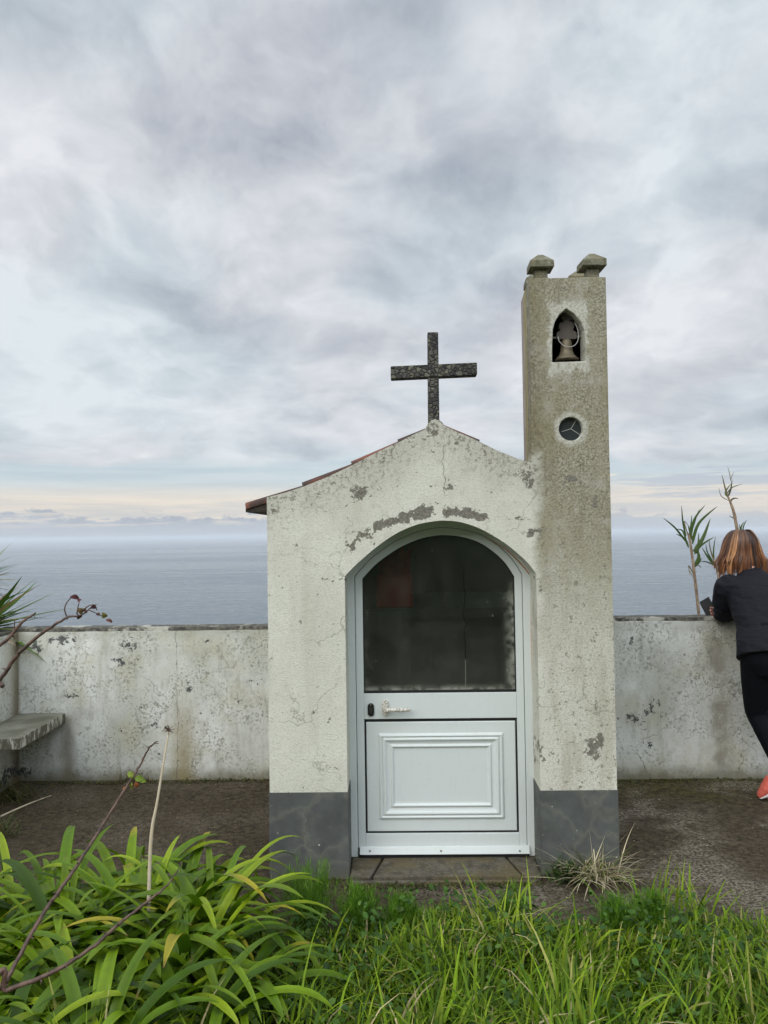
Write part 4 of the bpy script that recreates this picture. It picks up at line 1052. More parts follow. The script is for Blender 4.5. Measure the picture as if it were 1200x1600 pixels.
for (x, y, k) in ros:
    ph = random.uniform(0, 6.28)
    k = int(k*1.45)
    for i in range(k):
        a = ph+i*2.399+random.uniform(-.25, .25); f = i/k
        B_.append((x+.03*math.cos(a), y+.03*math.sin(a), tz(x, y)+.03)); Hd.append(a)
        Lh.append(random.uniform(.38, .62)*(1-.10*f)*(1.16 if y > 2.5 else .94)); Wd.append(random.uniform(.024, .046))
        Le.append(.10+random.uniform(.08, .58)*(1.15-f*.75)); Cu.append(random.uniform(1.9, 3.2)*(1.08-f*.40))
        Tn.append(random.choices(AG, (2, 4, 4, 2.2))[0])
n = len(B_); Tn = np.array(Tn)*(1+rng.normal(0, .12, (n, 1)))
fol = blades('leaves', np.array(B_)-np.array([-.83, 2.55, 0]), np.array(Lh), np.array(Wd), np.array(Hd), np.array(Le), np.array(Cu), Tn, M_LEAF, clump, segs=16, fold=.32, twist=rng.normal(0, .5, n), wprof=[.5, .75, .92, 1, 1, 1, .97, .9, .76, .5, .06])
a_ = fol.data.attributes['tint']; buf = np.empty(len(fol.data.vertices)*4, np.float32); a_.data.foreach_get('color', buf); buf = buf.reshape(n, 17, 3, 4)
T = np.linspace(0, 1, 17)
yel = np.where(rng.random(n) < .10, rng.uniform(.55, .9, n), 2.0)
k = np.clip((T[None, :]-yel[:, None])/.12, 0, 1)[:, :, None, None]
buf[..., :3] = buf[..., :3]*(1-k)+np.array([.42, .36, .03])*k
pale = (1-np.clip(T/.25, 0, 1))[None, :, None, None]*.35; buf[..., :3] = buf[..., :3]*(1-pale)+np.array([.16, .2, .05])*pale
br = (rng.random(n) < .3)[:, None]*np.clip((T[None, :]-.94)/.05, 0, 1); br = br[:, :, None, None]; buf[..., :3] = buf[..., :3]*(1-br)+np.array([.22, .12, .04])*br
buf[:, :, 1, :3] *= .80
a_.data.foreach_set('color', np.clip(buf, 0, 1).ravel())
nd = 46; pk = rng.integers(0, len(ros), nd); bd = np.array([(ros[i][0], ros[i][1], .04) for i in pk])-np.array([-.83, 2.55, 0])
blades('dead_leaves', bd, rng.uniform(.28, .5, nd), rng.uniform(.014, .03, nd), rng.uniform(0, 6.28, nd), rng.uniform(.7, 1.3, nd), rng.uniform(.6, 1.4, nd), tints(nd, [(.36, .26, .13), (.24, .15, .07), (.42, .34, .2)], (3, 2, 2)), M_DRY, clump, segs=10, fold=.5, twist=rng.normal(0, 1.6, nd), wprof=[.5, .9, 1, .9, .8, .9, .6, .7, .4, .1])
# dry flower stalk standing in the clump
s0 = at(235, 1325, 2.75); s1 = at(264, 1142, 2.78); o_ = Vector((-.83, 2.55, 0))
bm = bmesh.new(); tube(bm, [Vector((s0.x-.01, 2.74, .05))-o_, s0-o_, at(246, 1250, 2.76)-o_, s1-o_], [.0075, .0065, .0045, .0035], seg=8, n=5); stk = from_bm('flower_stalk', bm, M_STALK, clump, smooth=True)
bm = bmesh.new()
for i in range(34):
    a = random.uniform(0, 6.28); e = random.uniform(-.5, 1.2); dl = random.uniform(.012, .026); c_ = s1-o_
    q = c_+Vector((math.cos(a)*math.cos(e), math.sin(a)*math.cos(e), math.sin(e)))*dl
    tube(bm, [c_, (c_+q)/2+Vector((0, 0, .002)), q], [.0009, .0008, .0014], seg=4, n=2)
from_bm('seed_head', bm, M_STEM, stk)

# ------------------------------------------------------------------ fennel tufts
FG = [(.07, .165, .010), (.11, .235, .014), (.16, .30, .03)]
def fennel(x, y, h, rad, n, label):
    o = empty('fennel_plant', (x, y, tz(x, y))); tag(o, label, 'fennel', 'feathery fennel plants at the edge of the grass')
    # stems rising from the root, each carrying plumes of thread-like leaves
    base, le, wd, hd, ln, cu = [], [], [], [], [], []
    for s in range(int(n/90)):
        a = random.uniform(0, 6.28); lean = random.uniform(.0, .75); H = h*random.uniform(.55, 1.0)*(1-.3*lean)
        tip = Vector((math.cos(a)*math.sin(lean), math.sin(a)*math.sin(lean), math.cos(lean)))*H*1.05
        for k in range(90):
            t = random.random()**.7; p = tip*t + Vector([random.gauss(0, rad*.10*(1.15-t)) for _ in range(3)])
            p.z = max(p.z, .01); base.append(p); le.append(random.uniform(.02, .055)); wd.append(random.uniform(.0013, .0024)); hd.append(random.uniform(0, 6.28)); ln.append(random.uniform(.0, 1.1)); cu.append(random.uniform(-.4, .6))
    m_ = len(base)
    blades('foliage', np.array(base), np.array(le), np.array(wd), np.array(hd), np.array(ln), np.array(cu), tints(m_, FG, (3, 4, 2), .2), M_GRASS, o, segs=2)
fn = lambda px, py: atz(px, py, .04)
for (px, py, h, rad, n, lb) in ((485, 1440, .30, .3, 5000, 'feathery green fennel at the left foot of the chapel against the grey plinth'),
        (560, 1450, .22, .3, 5200, 'feathery green fennel in front of the left end of the doorstep'),
        (628, 1455, .17, .25, 2600, 'small pale fennel sprig in front of the middle of the door'),
        (805, 1440, .17, .22, 1800, 'thin upright fennel sprig in front of the right end of the doorstep'),
        (965, 1455, .17, .3, 4200, 'feathery fennel in the grass below the right corner of the chapel'),
        (1020, 1450, .17, .3, 3600, 'feathery fennel nearest to the right edge of the photo')):
    q = fn(px, py); fennel(q.x, q.y, h, rad, n, lb)

# ------------------------------------------------------------------ weed tufts
DRYC = [(.36, .30, .20), (.50, .42, .28), (.24, .19, .11), (.16, .19, .06)]
def tuft(name, loc, n, l0, l1, w0, w1, cols, wts, spread, lean, label, grp=None, hdir=None, hs=2.0, curl=.8, m=None, catg='weed', r=.03):
    o_ = np.stack([rng.normal(0, r, n), rng.normal(0, r*.6, n), np.full(n, .0)], 1)
    hd = rng.uniform(0, 6.28, n) if hdir is None else rng.normal(hdir, hs, n)
    o = blades(name, o_, rng.uniform(l0, l1, n), rng.uniform(w0, w1, n), hd, np.abs(rng.normal(lean, .3, n)), np.abs(rng.normal(curl, .4, n)), tints(n, cols, wts), m or M_DRY, None, segs=6)
    o.location = loc; tag(o, label, catg, grp); return o
q = atz(880, 1378, 0); 
tuft('weed_tuft', (q.x+.02, q.y, 0), 130, .06, .16, .008, .016, [(.05, .10, .03), (.08, .14, .04), (.14, .15, .07)], (4, 3, 1), .2, .5, 'leafy green weed growing against the right corner of the plinth', m=M_GRASS)
q = atz(925, 1372, 0)
tuft('dry_grass_tuft', (q.x-.01, q.y-.03, .02), 300, .10, .28, .004, .0075, [(.50, .42, .29), (.62, .54, .38), (.30, .24, .14), (.18, .22, .06)], (4, 4, 2, 2), .3, 1.0, 'straw coloured dead grass lying beside the right plinth of the chapel', catg='dead grass', r=.06, curl=.7)
q = atz(198, 1232, 0)
tuft('dry_grass_tuft', (q.x, YL-.05, .0), 150, .06, .15, .0025, .005, [(.22, .17, .10), (.32, .26, .16), (.10, .09, .04)], (4, 3, 2), .3, .7, 'small brown dry tuft at the foot of the white wall', catg='dead grass', r=.05)
q = at(10, 1225, 4.7)
tuft('dry_grass_tuft', (q.x, 4.75, .0), 240, .08, .22, .003, .006, [(.09, .09, .035), (.2, .17, .09), (.05, .07, .02)], (4, 3, 3), .3, .9, 'dark tufted weed under the bench at the left edge', catg='dead grass', r=.08)
q = atz(-5, 1308, 0)
tuft('dry_grass_tuft', (q.x, q.y, .0), 160, .08, .2, .003, .006, [(.07, .10, .03), (.2, .17, .09)], (4, 3), .3, .9, 'green and brown weed growing from the concrete at the left edge', catg='dead grass', r=.05)
q = atz(1062, 1435, .03)
bq = tuft('coarse_grass_clump', (q.x, q.y, .02), 90, .12, .26, .006, .012, GREENS[1:5], (3, 4, 3, 1), .3, .5, 'tall broad grass clump standing at the right end of the verge', m=M_GRASS, catg='grass clump', r=.10)
q = atz(790, 1490, .05)
tuft('coarse_grass_clump', (q.x, q.y, .02), 110, .22, .40, .006, .012, GREENS[2:], (4, 3, 1, .6), .3, .7, 'bright arching grass clump in front of the right half of the doorstep', m=M_GRASS, catg='grass clump', r=.07, curl=1.3)
# thin stick lying on the concrete
a = atz(-2, 1277, .008); b = atz(80, 1243, .008); bm = bmesh.new(); tube(bm, [a, (a+b)/2+Vector((0, .01, .004)), b], [.006, .005, .003], seg=6, n=4)
tag(from_bm('stick', bm, M_STALK, None, smooth=True), 'thin dry stick lying on the mossy concrete left of the clump', 'stick')

n = 1500; X = rng.uniform(-2.4, 3.2, n); Y = 3.15+1.8*rng.random(n)**1.3
okk = ~((X > xL+C0.x-.02) & (X < xR+C0.x+.02) & (Y > CY-.02)) & (Y < 4.9) & (X > -2.4); X, Y = X[okk], Y[okk]
lit = leaflets('litter', np.stack([X, Y, np.full(len(X), .012)], 1), rng.uniform(.004, .016, len(X)), tints(len(X), [(.30, .24, .16), (.14, .10, .05), (.42, .40, .35), (.06, .08, .02)], (3, 4, 1, 2)), M_DRY, tilt=.15, asp=.4); tag(lit, kind='stuff')
n = 900; t_ = rng.random(n); X = xL+C0.x+(xR-xL)*t_; Y = np.where(rng.random(n) < .5, CY-.02-.035*rng.random(n), CY-.02); kp = np.abs(X-C0.x) > .0
X2 = np.concatenate([X, rng.uniform(-2.3, -.7, 700), rng.uniform(1.2, 3.2, 700)]); Y2 = np.concatenate([Y-.0*X, YL-.045-.05*rng.random(700)-.03*(rng.uniform(0, 1, 700)), 4.93-.05*rng.random(700)])
Y2 = np.where(np.arange(len(X2)) < n, np.where(np.abs(X2-C0.x) < .46, Y2-.06, Y2), Y2)
ms = leaflets('moss', np.stack([X2, Y2, rng.uniform(.005, .02, len(X2))], 1), rng.uniform(.006, .018, len(X2)), tints(len(X2), [(.06, .08, .015), (.10, .11, .03), (.12, .09, .04)], (3, 2, 2)), M_GRASS, tilt=.8); tag(ms, kind='stuff')

# ------------------------------------------------------------------ thorny stems
def cane(label, pts, rads, twigs=(), thorns=14):
    base = pts[0]; o = empty('bramble_stem', base); tag(o, label, 'bramble', 'thorny reddish stems leaning in from the left')
    bm = bmesh.new(); PP = [Vector(p)-base for p in pts]; C = catmull(PP, 8)
    J = [Vector([random.gauss(0, .0007) for _ in range(3)]) for _ in C]; C2 = [c+j for c, j in zip(C, J)]
    tube(bm, C2, lerpl(rads, len(C2)), seg=8, n=1)
    rr = lerpl(rads, len(C))
    for k in range(thorns):
        i = random.randrange(3, len(C)-2); c = C2[i]; a = random.uniform(0, 6.28); d = (C[i+1]-C[i]).normalized(); s = d.orthogonal().normalized(); s.rotate(Matrix.Rotation(a, 3, d))
        tube(bm, [c+s*rr[i]*.7, c+s*(rr[i]+.004), c+s*(rr[i]+.0085)+d*-.004], [rr[i]*.55, rr[i]*.3, .0004], seg=5, n=1)
    st = from_bm('stem', bm, M_STEM, o, smooth=True)
    for tp, tr in twigs:
        bm = bmesh.new(); tube(bm, [Vector(p)-base for p in tp], tr, seg=6, n=5); from_bm('twig', bm, M_STEM, o, smooth=True)
    return o
def leaf_mesh(name, parent, c, d, up, L, Wd, col, curl=.35, m=None):
    """one broad leaf with midrib fold, curling along its length"""
    d = Vector(d).normalized(); s = d.cross(Vector(up)).normalized(); n_ = s.cross(d); V = []; nl, nw = 8, 4
    for i in range(nl+1):
        t = i/nl; w = Wd*.5*math.sin(math.pi*min(1, t*.96+.02)**.8); a = curl*t*2.2
        p = Vector(c)+d*(L*math.sin(a)/(curl*2.2)) + n_*(-L*(1-math.cos(a))/(curl*2.2))
        for j in range(nw+1):
            u = (j/nw-.5)*2; V.append(p+s*w*u+n_*(abs(u)*w*.35+.002*math.sin(9*t+3*u)))
    F = [(i*(nw+1)+j, i*(nw+1)+j+1, (i+1)*(nw+1)+j+1, (i+1)*(nw+1)+j) for i in range(nl) for j in range(nw)]
    V = np.array([tuple(v) for v in V]); return raw_mesh(name, V, np.array(F), np.tile(col, (len(V), 1)), m or M_DRY, parent)
Yc = 2.0
c1 = [at(-420, 1560, 2.0)]; c1[0].z = max(.02, 0.03)
cn = cane('long bare thorny stem rising to withered purple leaves in front of the sea', [Vector((-1.75, 1.9, .02)), at(-160, 1250, 1.95), at(-40, 1110, 1.98), at(3, 1058, Yc), at(30, 1020, Yc), at(72, 985, Yc), at(105, 965, Yc), at(125, 962, Yc), at(142, 950, 2.02)],
     [.0065, .0060, .0056, .0053, .0048, .0040, .0030, .0023, .0015],
     [([at(104, 963, Yc), at(101, 952, Yc), at(104, 942, Yc), at(111, 934, Yc)], [.0022, .0018, .0015, .0012]), ([at(120, 960, Yc), at(122, 948, 2.0), at(124, 940, 2.0)], [.0020, .0015, .001]),
      ([at(128, 955, Yc), at(140, 946, 2.0), at(152, 945, 2.0)], [.0018, .0015, .001]), ([at(138, 953, 2.0), at(148, 957, 2.0), at(158, 962, 2.0)], [.0016, .0012, .001]), ([at(-4, 1066, Yc), at(4, 1072, 1.98)], [.009, .006])])
cb0 = cn.location
for (px, py, dx, dz, L_, w_, cl) in ((109, 933, .9, .15, .030, .018, (.10, .035, .04)), (121, 940, .4, .5, .014, .012, (.14, .05, .05)), (121, 951, .8, -.5, .028, .022, (.20, .14, .07)), (121, 960, .5, -1, .026, .018, (.11, .045, .045)),
        (141, 950, 1, .45, .026, .018, (.06, .025, .03)), (150, 960, .9, .2, .014, .012, (.12, .05, .045)), (160, 957, .5, -.8, .024, .020, (.22, .19, .08)), (165, 968, 1, -.1, .022, .012, (.20, .09, .07)), (128, 955, .7, .4, .020, .016, (.16, .08, .05))):
    leaf_mesh('withered_leaf', cn, at(px, py, 2.0)-cb0, (dx, random.uniform(-.3, .3), dz), (0, -1, .5), L_*1.25, w_*.75, cl, curl=1.1)
cane('pale bare stem crossing the top of the left wall', [Vector((-1.72, 1.75, .02)), at(-180, 1150, 1.8), at(-60, 1062, 1.84), at(0, 1008, 1.85), at(20, 990, 1.86), at(34, 972, 1.86), at(50, 962, 1.87), at(56, 957, 1.88)], [.006, .0056, .005, .0046, .0042, .0036, .0028, .0013], [([at(22, 986, 1.86), at(23, 968, 1.86)], [.002, .001])], thorns=6)
ya = 2.15
ca_ = cane('thorny red stem rising over the clump to a tip with small yellow-green leaves', [Vector((-1.30, 1.55, .05)), at(-20, 1568, 1.75), at(5, 1540, 1.8), at(60, 1440, 1.9), at(115, 1360, 2.0), at(160, 1290, 2.1), at(192, 1238, ya), at(210, 1210, 2.18), at(222, 1190, 2.2), at(232, 1170, 2.2), at(246, 1158, 2.2)],
      [.006, .0058, .0055, .005, .0046, .0041, .0037, .0032, .0027, .0022, .0013], [([at(236, 1167, 2.2), at(241, 1162, 2.2), at(248, 1162, 2.2)], [.0018, .0014, .001])], thorns=26)
for (px, py, dx, dz, L_, w_, cl) in ((196, 1232, -.9, .4, .022, .014, (.30, .12, .06)), (203, 1228, .8, -.6, .026, .016, (.24, .20, .06)), (208, 1215, -.6, .8, .045, .026, (.20, .25, .04)), (211, 1216, .8, .1, .050, .030, (.15, .22, .03)), (206, 1222, -.5, -.8, .035, .022, (.22, .22, .05)), (212, 1222, .3, -.9, .035, .020, (.35, .10, .04)), (218, 1219, 1, .05, .034, .022, (.18, .25, .04))):
    leaf_mesh('young_leaf', ca_, at(px, py, 2.17)-ca_.location, (dx, random.uniform(-.5, .1), dz), (0, -1, .6), L_*.62, w_*.62, cl, curl=.7, m=M_GRASS)
cane('thorny stem lying low across the front of the clump', [Vector((-1.22, 1.5, .05)), at(-25, 1552, 1.68), at(10, 1547, 1.7), at(80, 1520, 1.72), at(140, 1483, 1.75), at(190, 1440, 1.8), at(235, 1405, 1.85), at(262, 1382, 1.88), at(280, 1356, 1.9)],
     [.0057, .0055, .0052, .0048, .0043, .0037, .003, .0022, .0012], thorns=22)

# ------------------------------------------------------------------ spiky plant at the left edge behind the wall
SPC = [(.07, .13, .03), (.13, .21, .05), (.22, .28, .09), (.42, .32, .21), (.32, .20, .14)]
sp = empty('spiky_shrub', (-3.0, 5.35, -.1)); tag(sp, 'spiky shrub with long pointed green and dry leaves behind the wall at the left edge', 'shrub')
bm = bmesh.new(); tube(bm, [(0, 0, 0), (-.05, .05, .7), (-.15, .05, 1.25)], [.06, .05, .04], seg=10, n=4); tube(bm, [(-.03, .03, .55), (.12, 0, .95), (.18, -.05, 1.08)], [.045, .04, .035], seg=8, n=4)
from_bm('trunk', bm, M_REEDST, sp, smooth=True)
def head_of(c, n, L0, L1, W_, hd0=None, spread=1.6, lean=1.0, curl=.5):
    hd = rng.uniform(0, 6.28, n) if hd0 is None else rng.normal(hd0, spread, n)
    return [np.tile(c, (n, 1)).astype(float), rng.uniform(L0, L1, n), rng.uniform(W_*.7, W_, n), hd, np.abs(rng.normal(lean, .35, n)), rng.normal(curl, .3, n), tints(n, SPC, (3, 4, 2, 2, 1.4))]
o1 = at(-52, 922, 5.3)-sp.location; o2 = at(-38, 988, 5.22)-sp.location
blades('leaves', *cat(head_of(o1, 60, .32, .46, .032, lean=1.15, curl=.55), head_of(o2, 110, .34, .68, .060, lean=1.3, curl=.45)), M_DRY, sp, segs=7, fold=.3, wprof=[.6, .9, 1, .95, .8, .55, .3, .03])
sp.data if False else None

# ------------------------------------------------------------------ giant reeds behind the right wall
RC = [(.050, .090, .025), (.075, .125, .035), (.10, .14, .05)]
def reed(label, pts, rads, leaves):
    base = Vector(pts[0]); o = empty('giant_reed', base); tag(o, label, 'reed', 'giant reeds growing behind the right wall')
    bm = bmesh.new(); C = catmull([Vector(p)-base for p in pts], 8); rr = lerpl(rads, len(C))
    rr = [r*(1.18 if i % 6 == 0 else 1) for i, r in enumerate(rr)]
    tube(bm, C, rr, seg=8, n=1); from_bm('stem', bm, M_REEDST, o, smooth=True)
    for (p0, p1, p2, w, cl) in leaves:
        w *= .72; P_ = catmull([p0-base, p1-base, p2-base], 6); V = []; n_ = len(P_)
        for i, p in enumerate(P_):
            t = i/(n_-1); ww = w*.5*min(1, .35+2.5*t)*(1-t**2.5)+.0006; dd = (P_[min(i+1, n_-1)]-P_[max(i-1, 0)]).normalized()
            s = dd.cross(Vector((.25, 1, .2))).normalized(); nn = s.cross(dd)
            for u in (-1, 0, 1): V.append(p+s*ww*u+nn*abs(u)*ww*.5)
        F = [(i*3+j, i*3+j+1, (i+1)*3+j+1, (i+1)*3+j) for i in range(n_-1) for j in (0, 1)]
        raw_mesh('leaf', np.array([tuple(v) for v in V]), np.array(F), np.tile(cl, (len(V), 1)), M_GRASS, o)
YR1 = 5.35
A = lambda px, py, dy=0: at(px, py, YR1+dy)
G1, G2, G3 = RC; BR = (.20, .16, .09)
reed('straight young reed with a spray of green leaves left of the leaning person', [Vector((2.30, YR1, -.1)), A(1094, 985), A(1092, 960), A(1087, 915), A(1083, 880), A(1078, 845), A(1074, 832)], [.012, .011, .0105, .0105, .010, .0085, .006],
     [(A(1073, 848), A(1055, 825), A(1036, 809), .018, G1), (A(1074, 852), A(1067, 830), A(1056, 827), .016, G2), (A(1072, 838), A(1067, 815), A(1065, 790), .016, G1), (A(1077, 836), A(1080, 818), A(1081, 805), .014, G2),
      (A(1079, 842), A(1085, 812), A(1102, 789), .024, G2), (A(1082, 850), A(1092, 818), A(1121, 791), .030, G2), (A(1084, 862), A(1098, 842), A(1110, 810), .040, G3), (A(1085, 866), A(1096, 852), A(1116, 839), .024, G2), (A(1082, 845), A(1078, 830), A(1075, 820), .022, G3),
      (A(1076, 856), A(1070, 842), A(1056, 834), .02, G2), (A(1084, 858), A(1090, 862), A(1092, 832), .03, G3), (A(1086, 884), A(1092, 872), A(1090, 860), .038, G2), (A(1086, 886), A(1093, 878), A(1096, 872), .018, G1),
      (A(1084, 898), A(1076, 884), A(1078, 899, -.1), .010, BR), (A(1082, 900), A(1077, 892), A(1084, 904, -.1), .008, BR), (A(1087, 882), A(1094, 885), A(1095, 888), .008, BR), (A(1078, 845), A(1069, 815), A(1078, 825), .010, BR), (A(1082, 828), A(1088, 808), A(1093, 795), .010, G1)])
Rr = lambda px, py, dy=0: at(px, py, 5.6+dy)
reed('tall reed with a broken leafless top rising above the head of the leaning person', [Vector((2.78, 5.6, -.1)), Rr(1172, 950), Rr(1160, 860), Rr(1152, 828), Rr(1147, 802), Rr(1141, 784), Rr(1137, 775)], [.014, .014, .013, .012, .011, .008, .006],
     [(Rr(1139, 782), Rr(1133, 762), Rr(1128, 741), .016, BR), (Rr(1137, 778), Rr(1142, 764), Rr(1144, 749), .018, (.10, .10, .06)), (Rr(1135, 772), Rr(1144, 762), Rr(1160, 756), .010, (.12, .11, .07)), (Rr(1138, 782), Rr(1127, 775), Rr(1123, 762), .007, (.13, .12, .08)),
      (Rr(1140, 785), Rr(1146, 779), Rr(1154, 779), .016, (.06, .06, .04)), (Rr(1142, 752), Rr(1140, 740), Rr(1137, 729), .006, BR), (Rr(1142, 750), Rr(1144, 743), Rr(1147, 737), .005, BR), (Rr(1147, 810), Rr(1143, 808), Rr(1139, 806), .008, (.1, .1, .06)),
      (Rr(1136, 776), Rr(1134, 768), Rr(1142, 756), .02, (.17, .19, .09))])
Q = lambda px, py, dy=0: at(px, py, 5.45+dy)
reed('short leafy reed half hidden behind the hair of the leaning person', [Vector((2.62, 5.45, -.1)), Q(1130, 940), Q(1122, 895), Q(1117, 880), Q(1114, 872)], [.011, .010, .009, .007, .005],
     [(Q(1116, 884), Q(1106, 870), Q(1097, 856), .020, G2), (Q(1114, 878), Q(1105, 862), Q(1103, 850), .012, G1), (Q(1113, 882), Q(1104, 878), Q(1094, 877), .012, G1), (Q(1118, 884), Q(1110, 858), Q(1108, 842), .012, BR), (Q(1120, 890), Q(1112, 876), Q(1104, 866), .018, G2), (Q(1116, 880), Q(1115, 860), Q(1118, 838), .014, G2)])
reed('small leafy shoot beside the tall broken reed', [Vector((2.86, 5.5, -.1)), at(1170, 900, 5.5), at(1161, 845, 5.5), at(1159, 833, 5.5)], [.009, .008, .007, .005],
     [(at(1159, 836, 5.5), at(1158, 824, 5.5), at(1163, 815, 5.5), .018, G2), (at(1160, 836, 5.5), at(1162, 822, 5.5), at(1167, 812, 5.5), .012, G1), (at(1157, 834, 5.5), at(1156, 824, 5.5), at(1155, 818, 5.5), .008, G1)])

# ------------------------------------------------------------------ the person leaning on the wall
M_JACK = mat('black_softshell', lambda g: {'Base Color': (.007, .0075, .0115), 'Roughness': .75, 'Specular IOR Level': .2, 'Normal': g.bump(g.noise(g.vmath('MULTIPLY', g.coord(), (1.5, 1.5, 5)), 4.5, 3, .5, .6), .8, .025)})
M_LEGG = mat('black_leggings', lambda g: {'Base Color': (.004, .005, .008), 'Roughness': .85, 'Specular IOR Level': .15, 'Normal': g.bump(g.noise(g.vmath('MULTIPLY', g.coord(), (1, 1, 3)), 12, 3), .25, .006)})
M_SKIN = mat('skin', lambda g: {'Base Color': (.52, .27, .20), 'Roughness': .5, 'Subsurface Weight': .1, 'Subsurface Radius': (.01, .004, .002)})
def hairm(g):
    t = g.attr('tint'); p = g.coord(); n = g.noise(g.vmath('MULTIPLY', p, (6, 6, 1)), 25, 4, .6)
    return {'Base Color': g.mix(g.ss(n, .3, .7, 0, .6), t, g.mix(.6, t, (.03, .012, .006))), 'Roughness': .42, 'Specular IOR Level': .5}
M_HAIR = mat('auburn_hair', hairm)
PB = Vector((2.26, 4.5, 0))
person = empty('person', PB); tag(person, 'person in black jacket and leggings with auburn bob leaning on the wall holding a phone', 'person')
V = lambda x, y, z: Vector((x, y, z))-PB
headc = V(2.285, 4.94, 1.470)
Lsh, Rsh = V(2.125, 4.79, 1.235), V(2.475, 4.79, 1.245)
Lel, Rel = V(2.15, 4.90, 1.055), V(2.52, 4.93, 1.065)
Lwr, Rwr = V(2.36, 5.07, 1.075), V(2.222, 5.018, 1.052)
hips = V(2.25, 4.50, .885)
LH, RH = V(2.165, 4.50, .885), V(2.34, 4.50, .885)
LK, RK = V(2.205, 4.62, .50), V(2.385, 4.60, .49)
LA, RA = V(2.292, 4.50, .19), V(2.47, 4.47, .085)
bm = bmesh.new()
# torso, neck, head
tube(bm, [hips+Vector((0, 0, -.07)), hips+Vector((0, .01, .03)), V(2.265, 4.60, 1.0), V(2.285, 4.70, 1.13), V(2.295, 4.78, 1.23), V(2.295, 4.83, 1.29)], [(.13, .09), (.145, .10), (.125, .095), (.145, .105), (.155, .095), (.07, .06)], seg=20, ref=(1, 0, 0), n=5, round_end=True)
tube(bm, [V(2.295, 4.82, 1.27), V(2.29, 4.87, 1.36), headc+Vector((0, .01, -.03))], [.055, .048, .05], seg=14, n=3)
ball(bm, headc+Vector((0, 0, .015)), (.074, .094, .098), 22, 16)
ball(bm, headc+Vector((0, .045, -.035)), (.056, .060, .070), 18, 12)
tube(bm, [headc+Vector((0, .095, .01)), headc+Vector((0, .118, -.030)), headc+Vector((0, .104, -.040))], [.008, .014, .010], seg=8, n=3, round_end=True)     # nose
tube(bm, [headc+Vector((-.020, .099, -.068)), headc+Vector((0, .107, -.066)), headc+Vector((.020, .099, -.068))], [.006, .009, .006], seg=8, n=3, round_end=True)   # lips
for s in (-1, 1): ball(bm, headc+Vector((s*.076, .0, -.01)), (.012, .022, .032), 10, 8)
# arms
tube(bm, [Lsh, (Lsh+Lel)/2+Vector((-.005, -.01, 0)), Lel], [.050, .044, .038], seg=12, n=4, round_end=True); tube(bm, [Lel, (Lel+Lwr)/2, Lwr], [.038, .036, .025], seg=12, n=4, round_end=True)
tube(bm, [Rsh, (Rsh+Rel)/2, Rel], [.050, .044, .038], seg=12, n=4, round_end=True); tube(bm, [Rel, (Rel+Rwr)/2, Rwr], [.038, .036, .025], seg=12, n=4, round_end=True)
# hands
ph0 = at(1100.5, 946, 5.03)-PB                       # centre of the phone
def hand(wr, d, up, fingers, L=.085):
    d = d.normalized(); s = d.cross(up).normalized(); n_ = s.cross(d)
    tube(bm, [wr, wr+d*.03, wr+d*.075], [(.024, .018), (.036, .016), (.040, .013)], seg=12, ref=s, n=4, round_end=True)
    for k, (ln, cu_) in enumerate(fingers):
        b0_ = wr+d*.072+s*(.030-.020*k); p = b0_; pts = [p]; a = .15
        for j, f in enumerate((.45, .30, .25)):
            a += cu_; p = p+(d*math.cos(a)+n_*math.sin(a))*ln*f; pts.append(p)
        tube(bm, pts, [.0088, .0082, .0076, .0066], seg=8, n=3, round_end=True)
    t0 = wr+d*.03+s*.034; tube(bm, [t0, t0+s*.022+d*.022+n_*.010, t0+s*.026+d*.045+n_*.022], [.0115, .010, .0085], seg=8, n=3, round_end=True)
hand(Rwr, Vector((-1, .0, .02)), Vector((0, -1, .2)), [(.070, .34), (.078, .34), (.074, .36), (.058, .38)])
hand(Lwr, Vector((1, .1, .0)), Vector((0, .1, 1)), [(.070, -.25), (.078, -.25), (.074, -.25), (.058, -.25)])
# legs and feet
def leg(h, k, a, r=(.088, .078, .056, .055, .036)):
    tube(bm, [h, (h+k)/2, k], [r[0], r[1], r[2]], seg=16, n=5, round_end=True); m_ = k+(a-k)*.3+Vector((0, -.012, 0)); tube(bm, [k, m_, a], [r[2]*.95, r[3], r[4]], seg=14, n=5, round_end=True)
leg(LH, LK, LA); leg(RH, RK, RA)
toeL = V(2.225, 4.545, .035); toeR = V(2.50, 4.66, .035)
tube(bm, [LA, LA+Vector((.0, .01, -.05)), (LA+toeL)/2+Vector((0, 0, -.015)), toeL], [.036, .038, .034, .024], seg=12, n=4, round_end=True)
tube(bm, [RA, RA+Vector((.0, .03, -.03)), (RA+toeR)/2+Vector((0, 0, -.005)), toeR], [.036, .038, .034, .024], seg=12, n=4, round_end=True)
body = fuse('body', bm, M_SKIN, person, .0055, 3)
for s in (-1, 1):
    bm = bmesh.new(); ball(bm, headc+Vector((s*.030, .082, .008)), (.0125, .011, .0125), 12, 8); from_bm('eye', bm, mat('eye_white', lambda g: {'Base Color': (.6, .6, .58), 'Roughness': .2}), body, smooth=True)
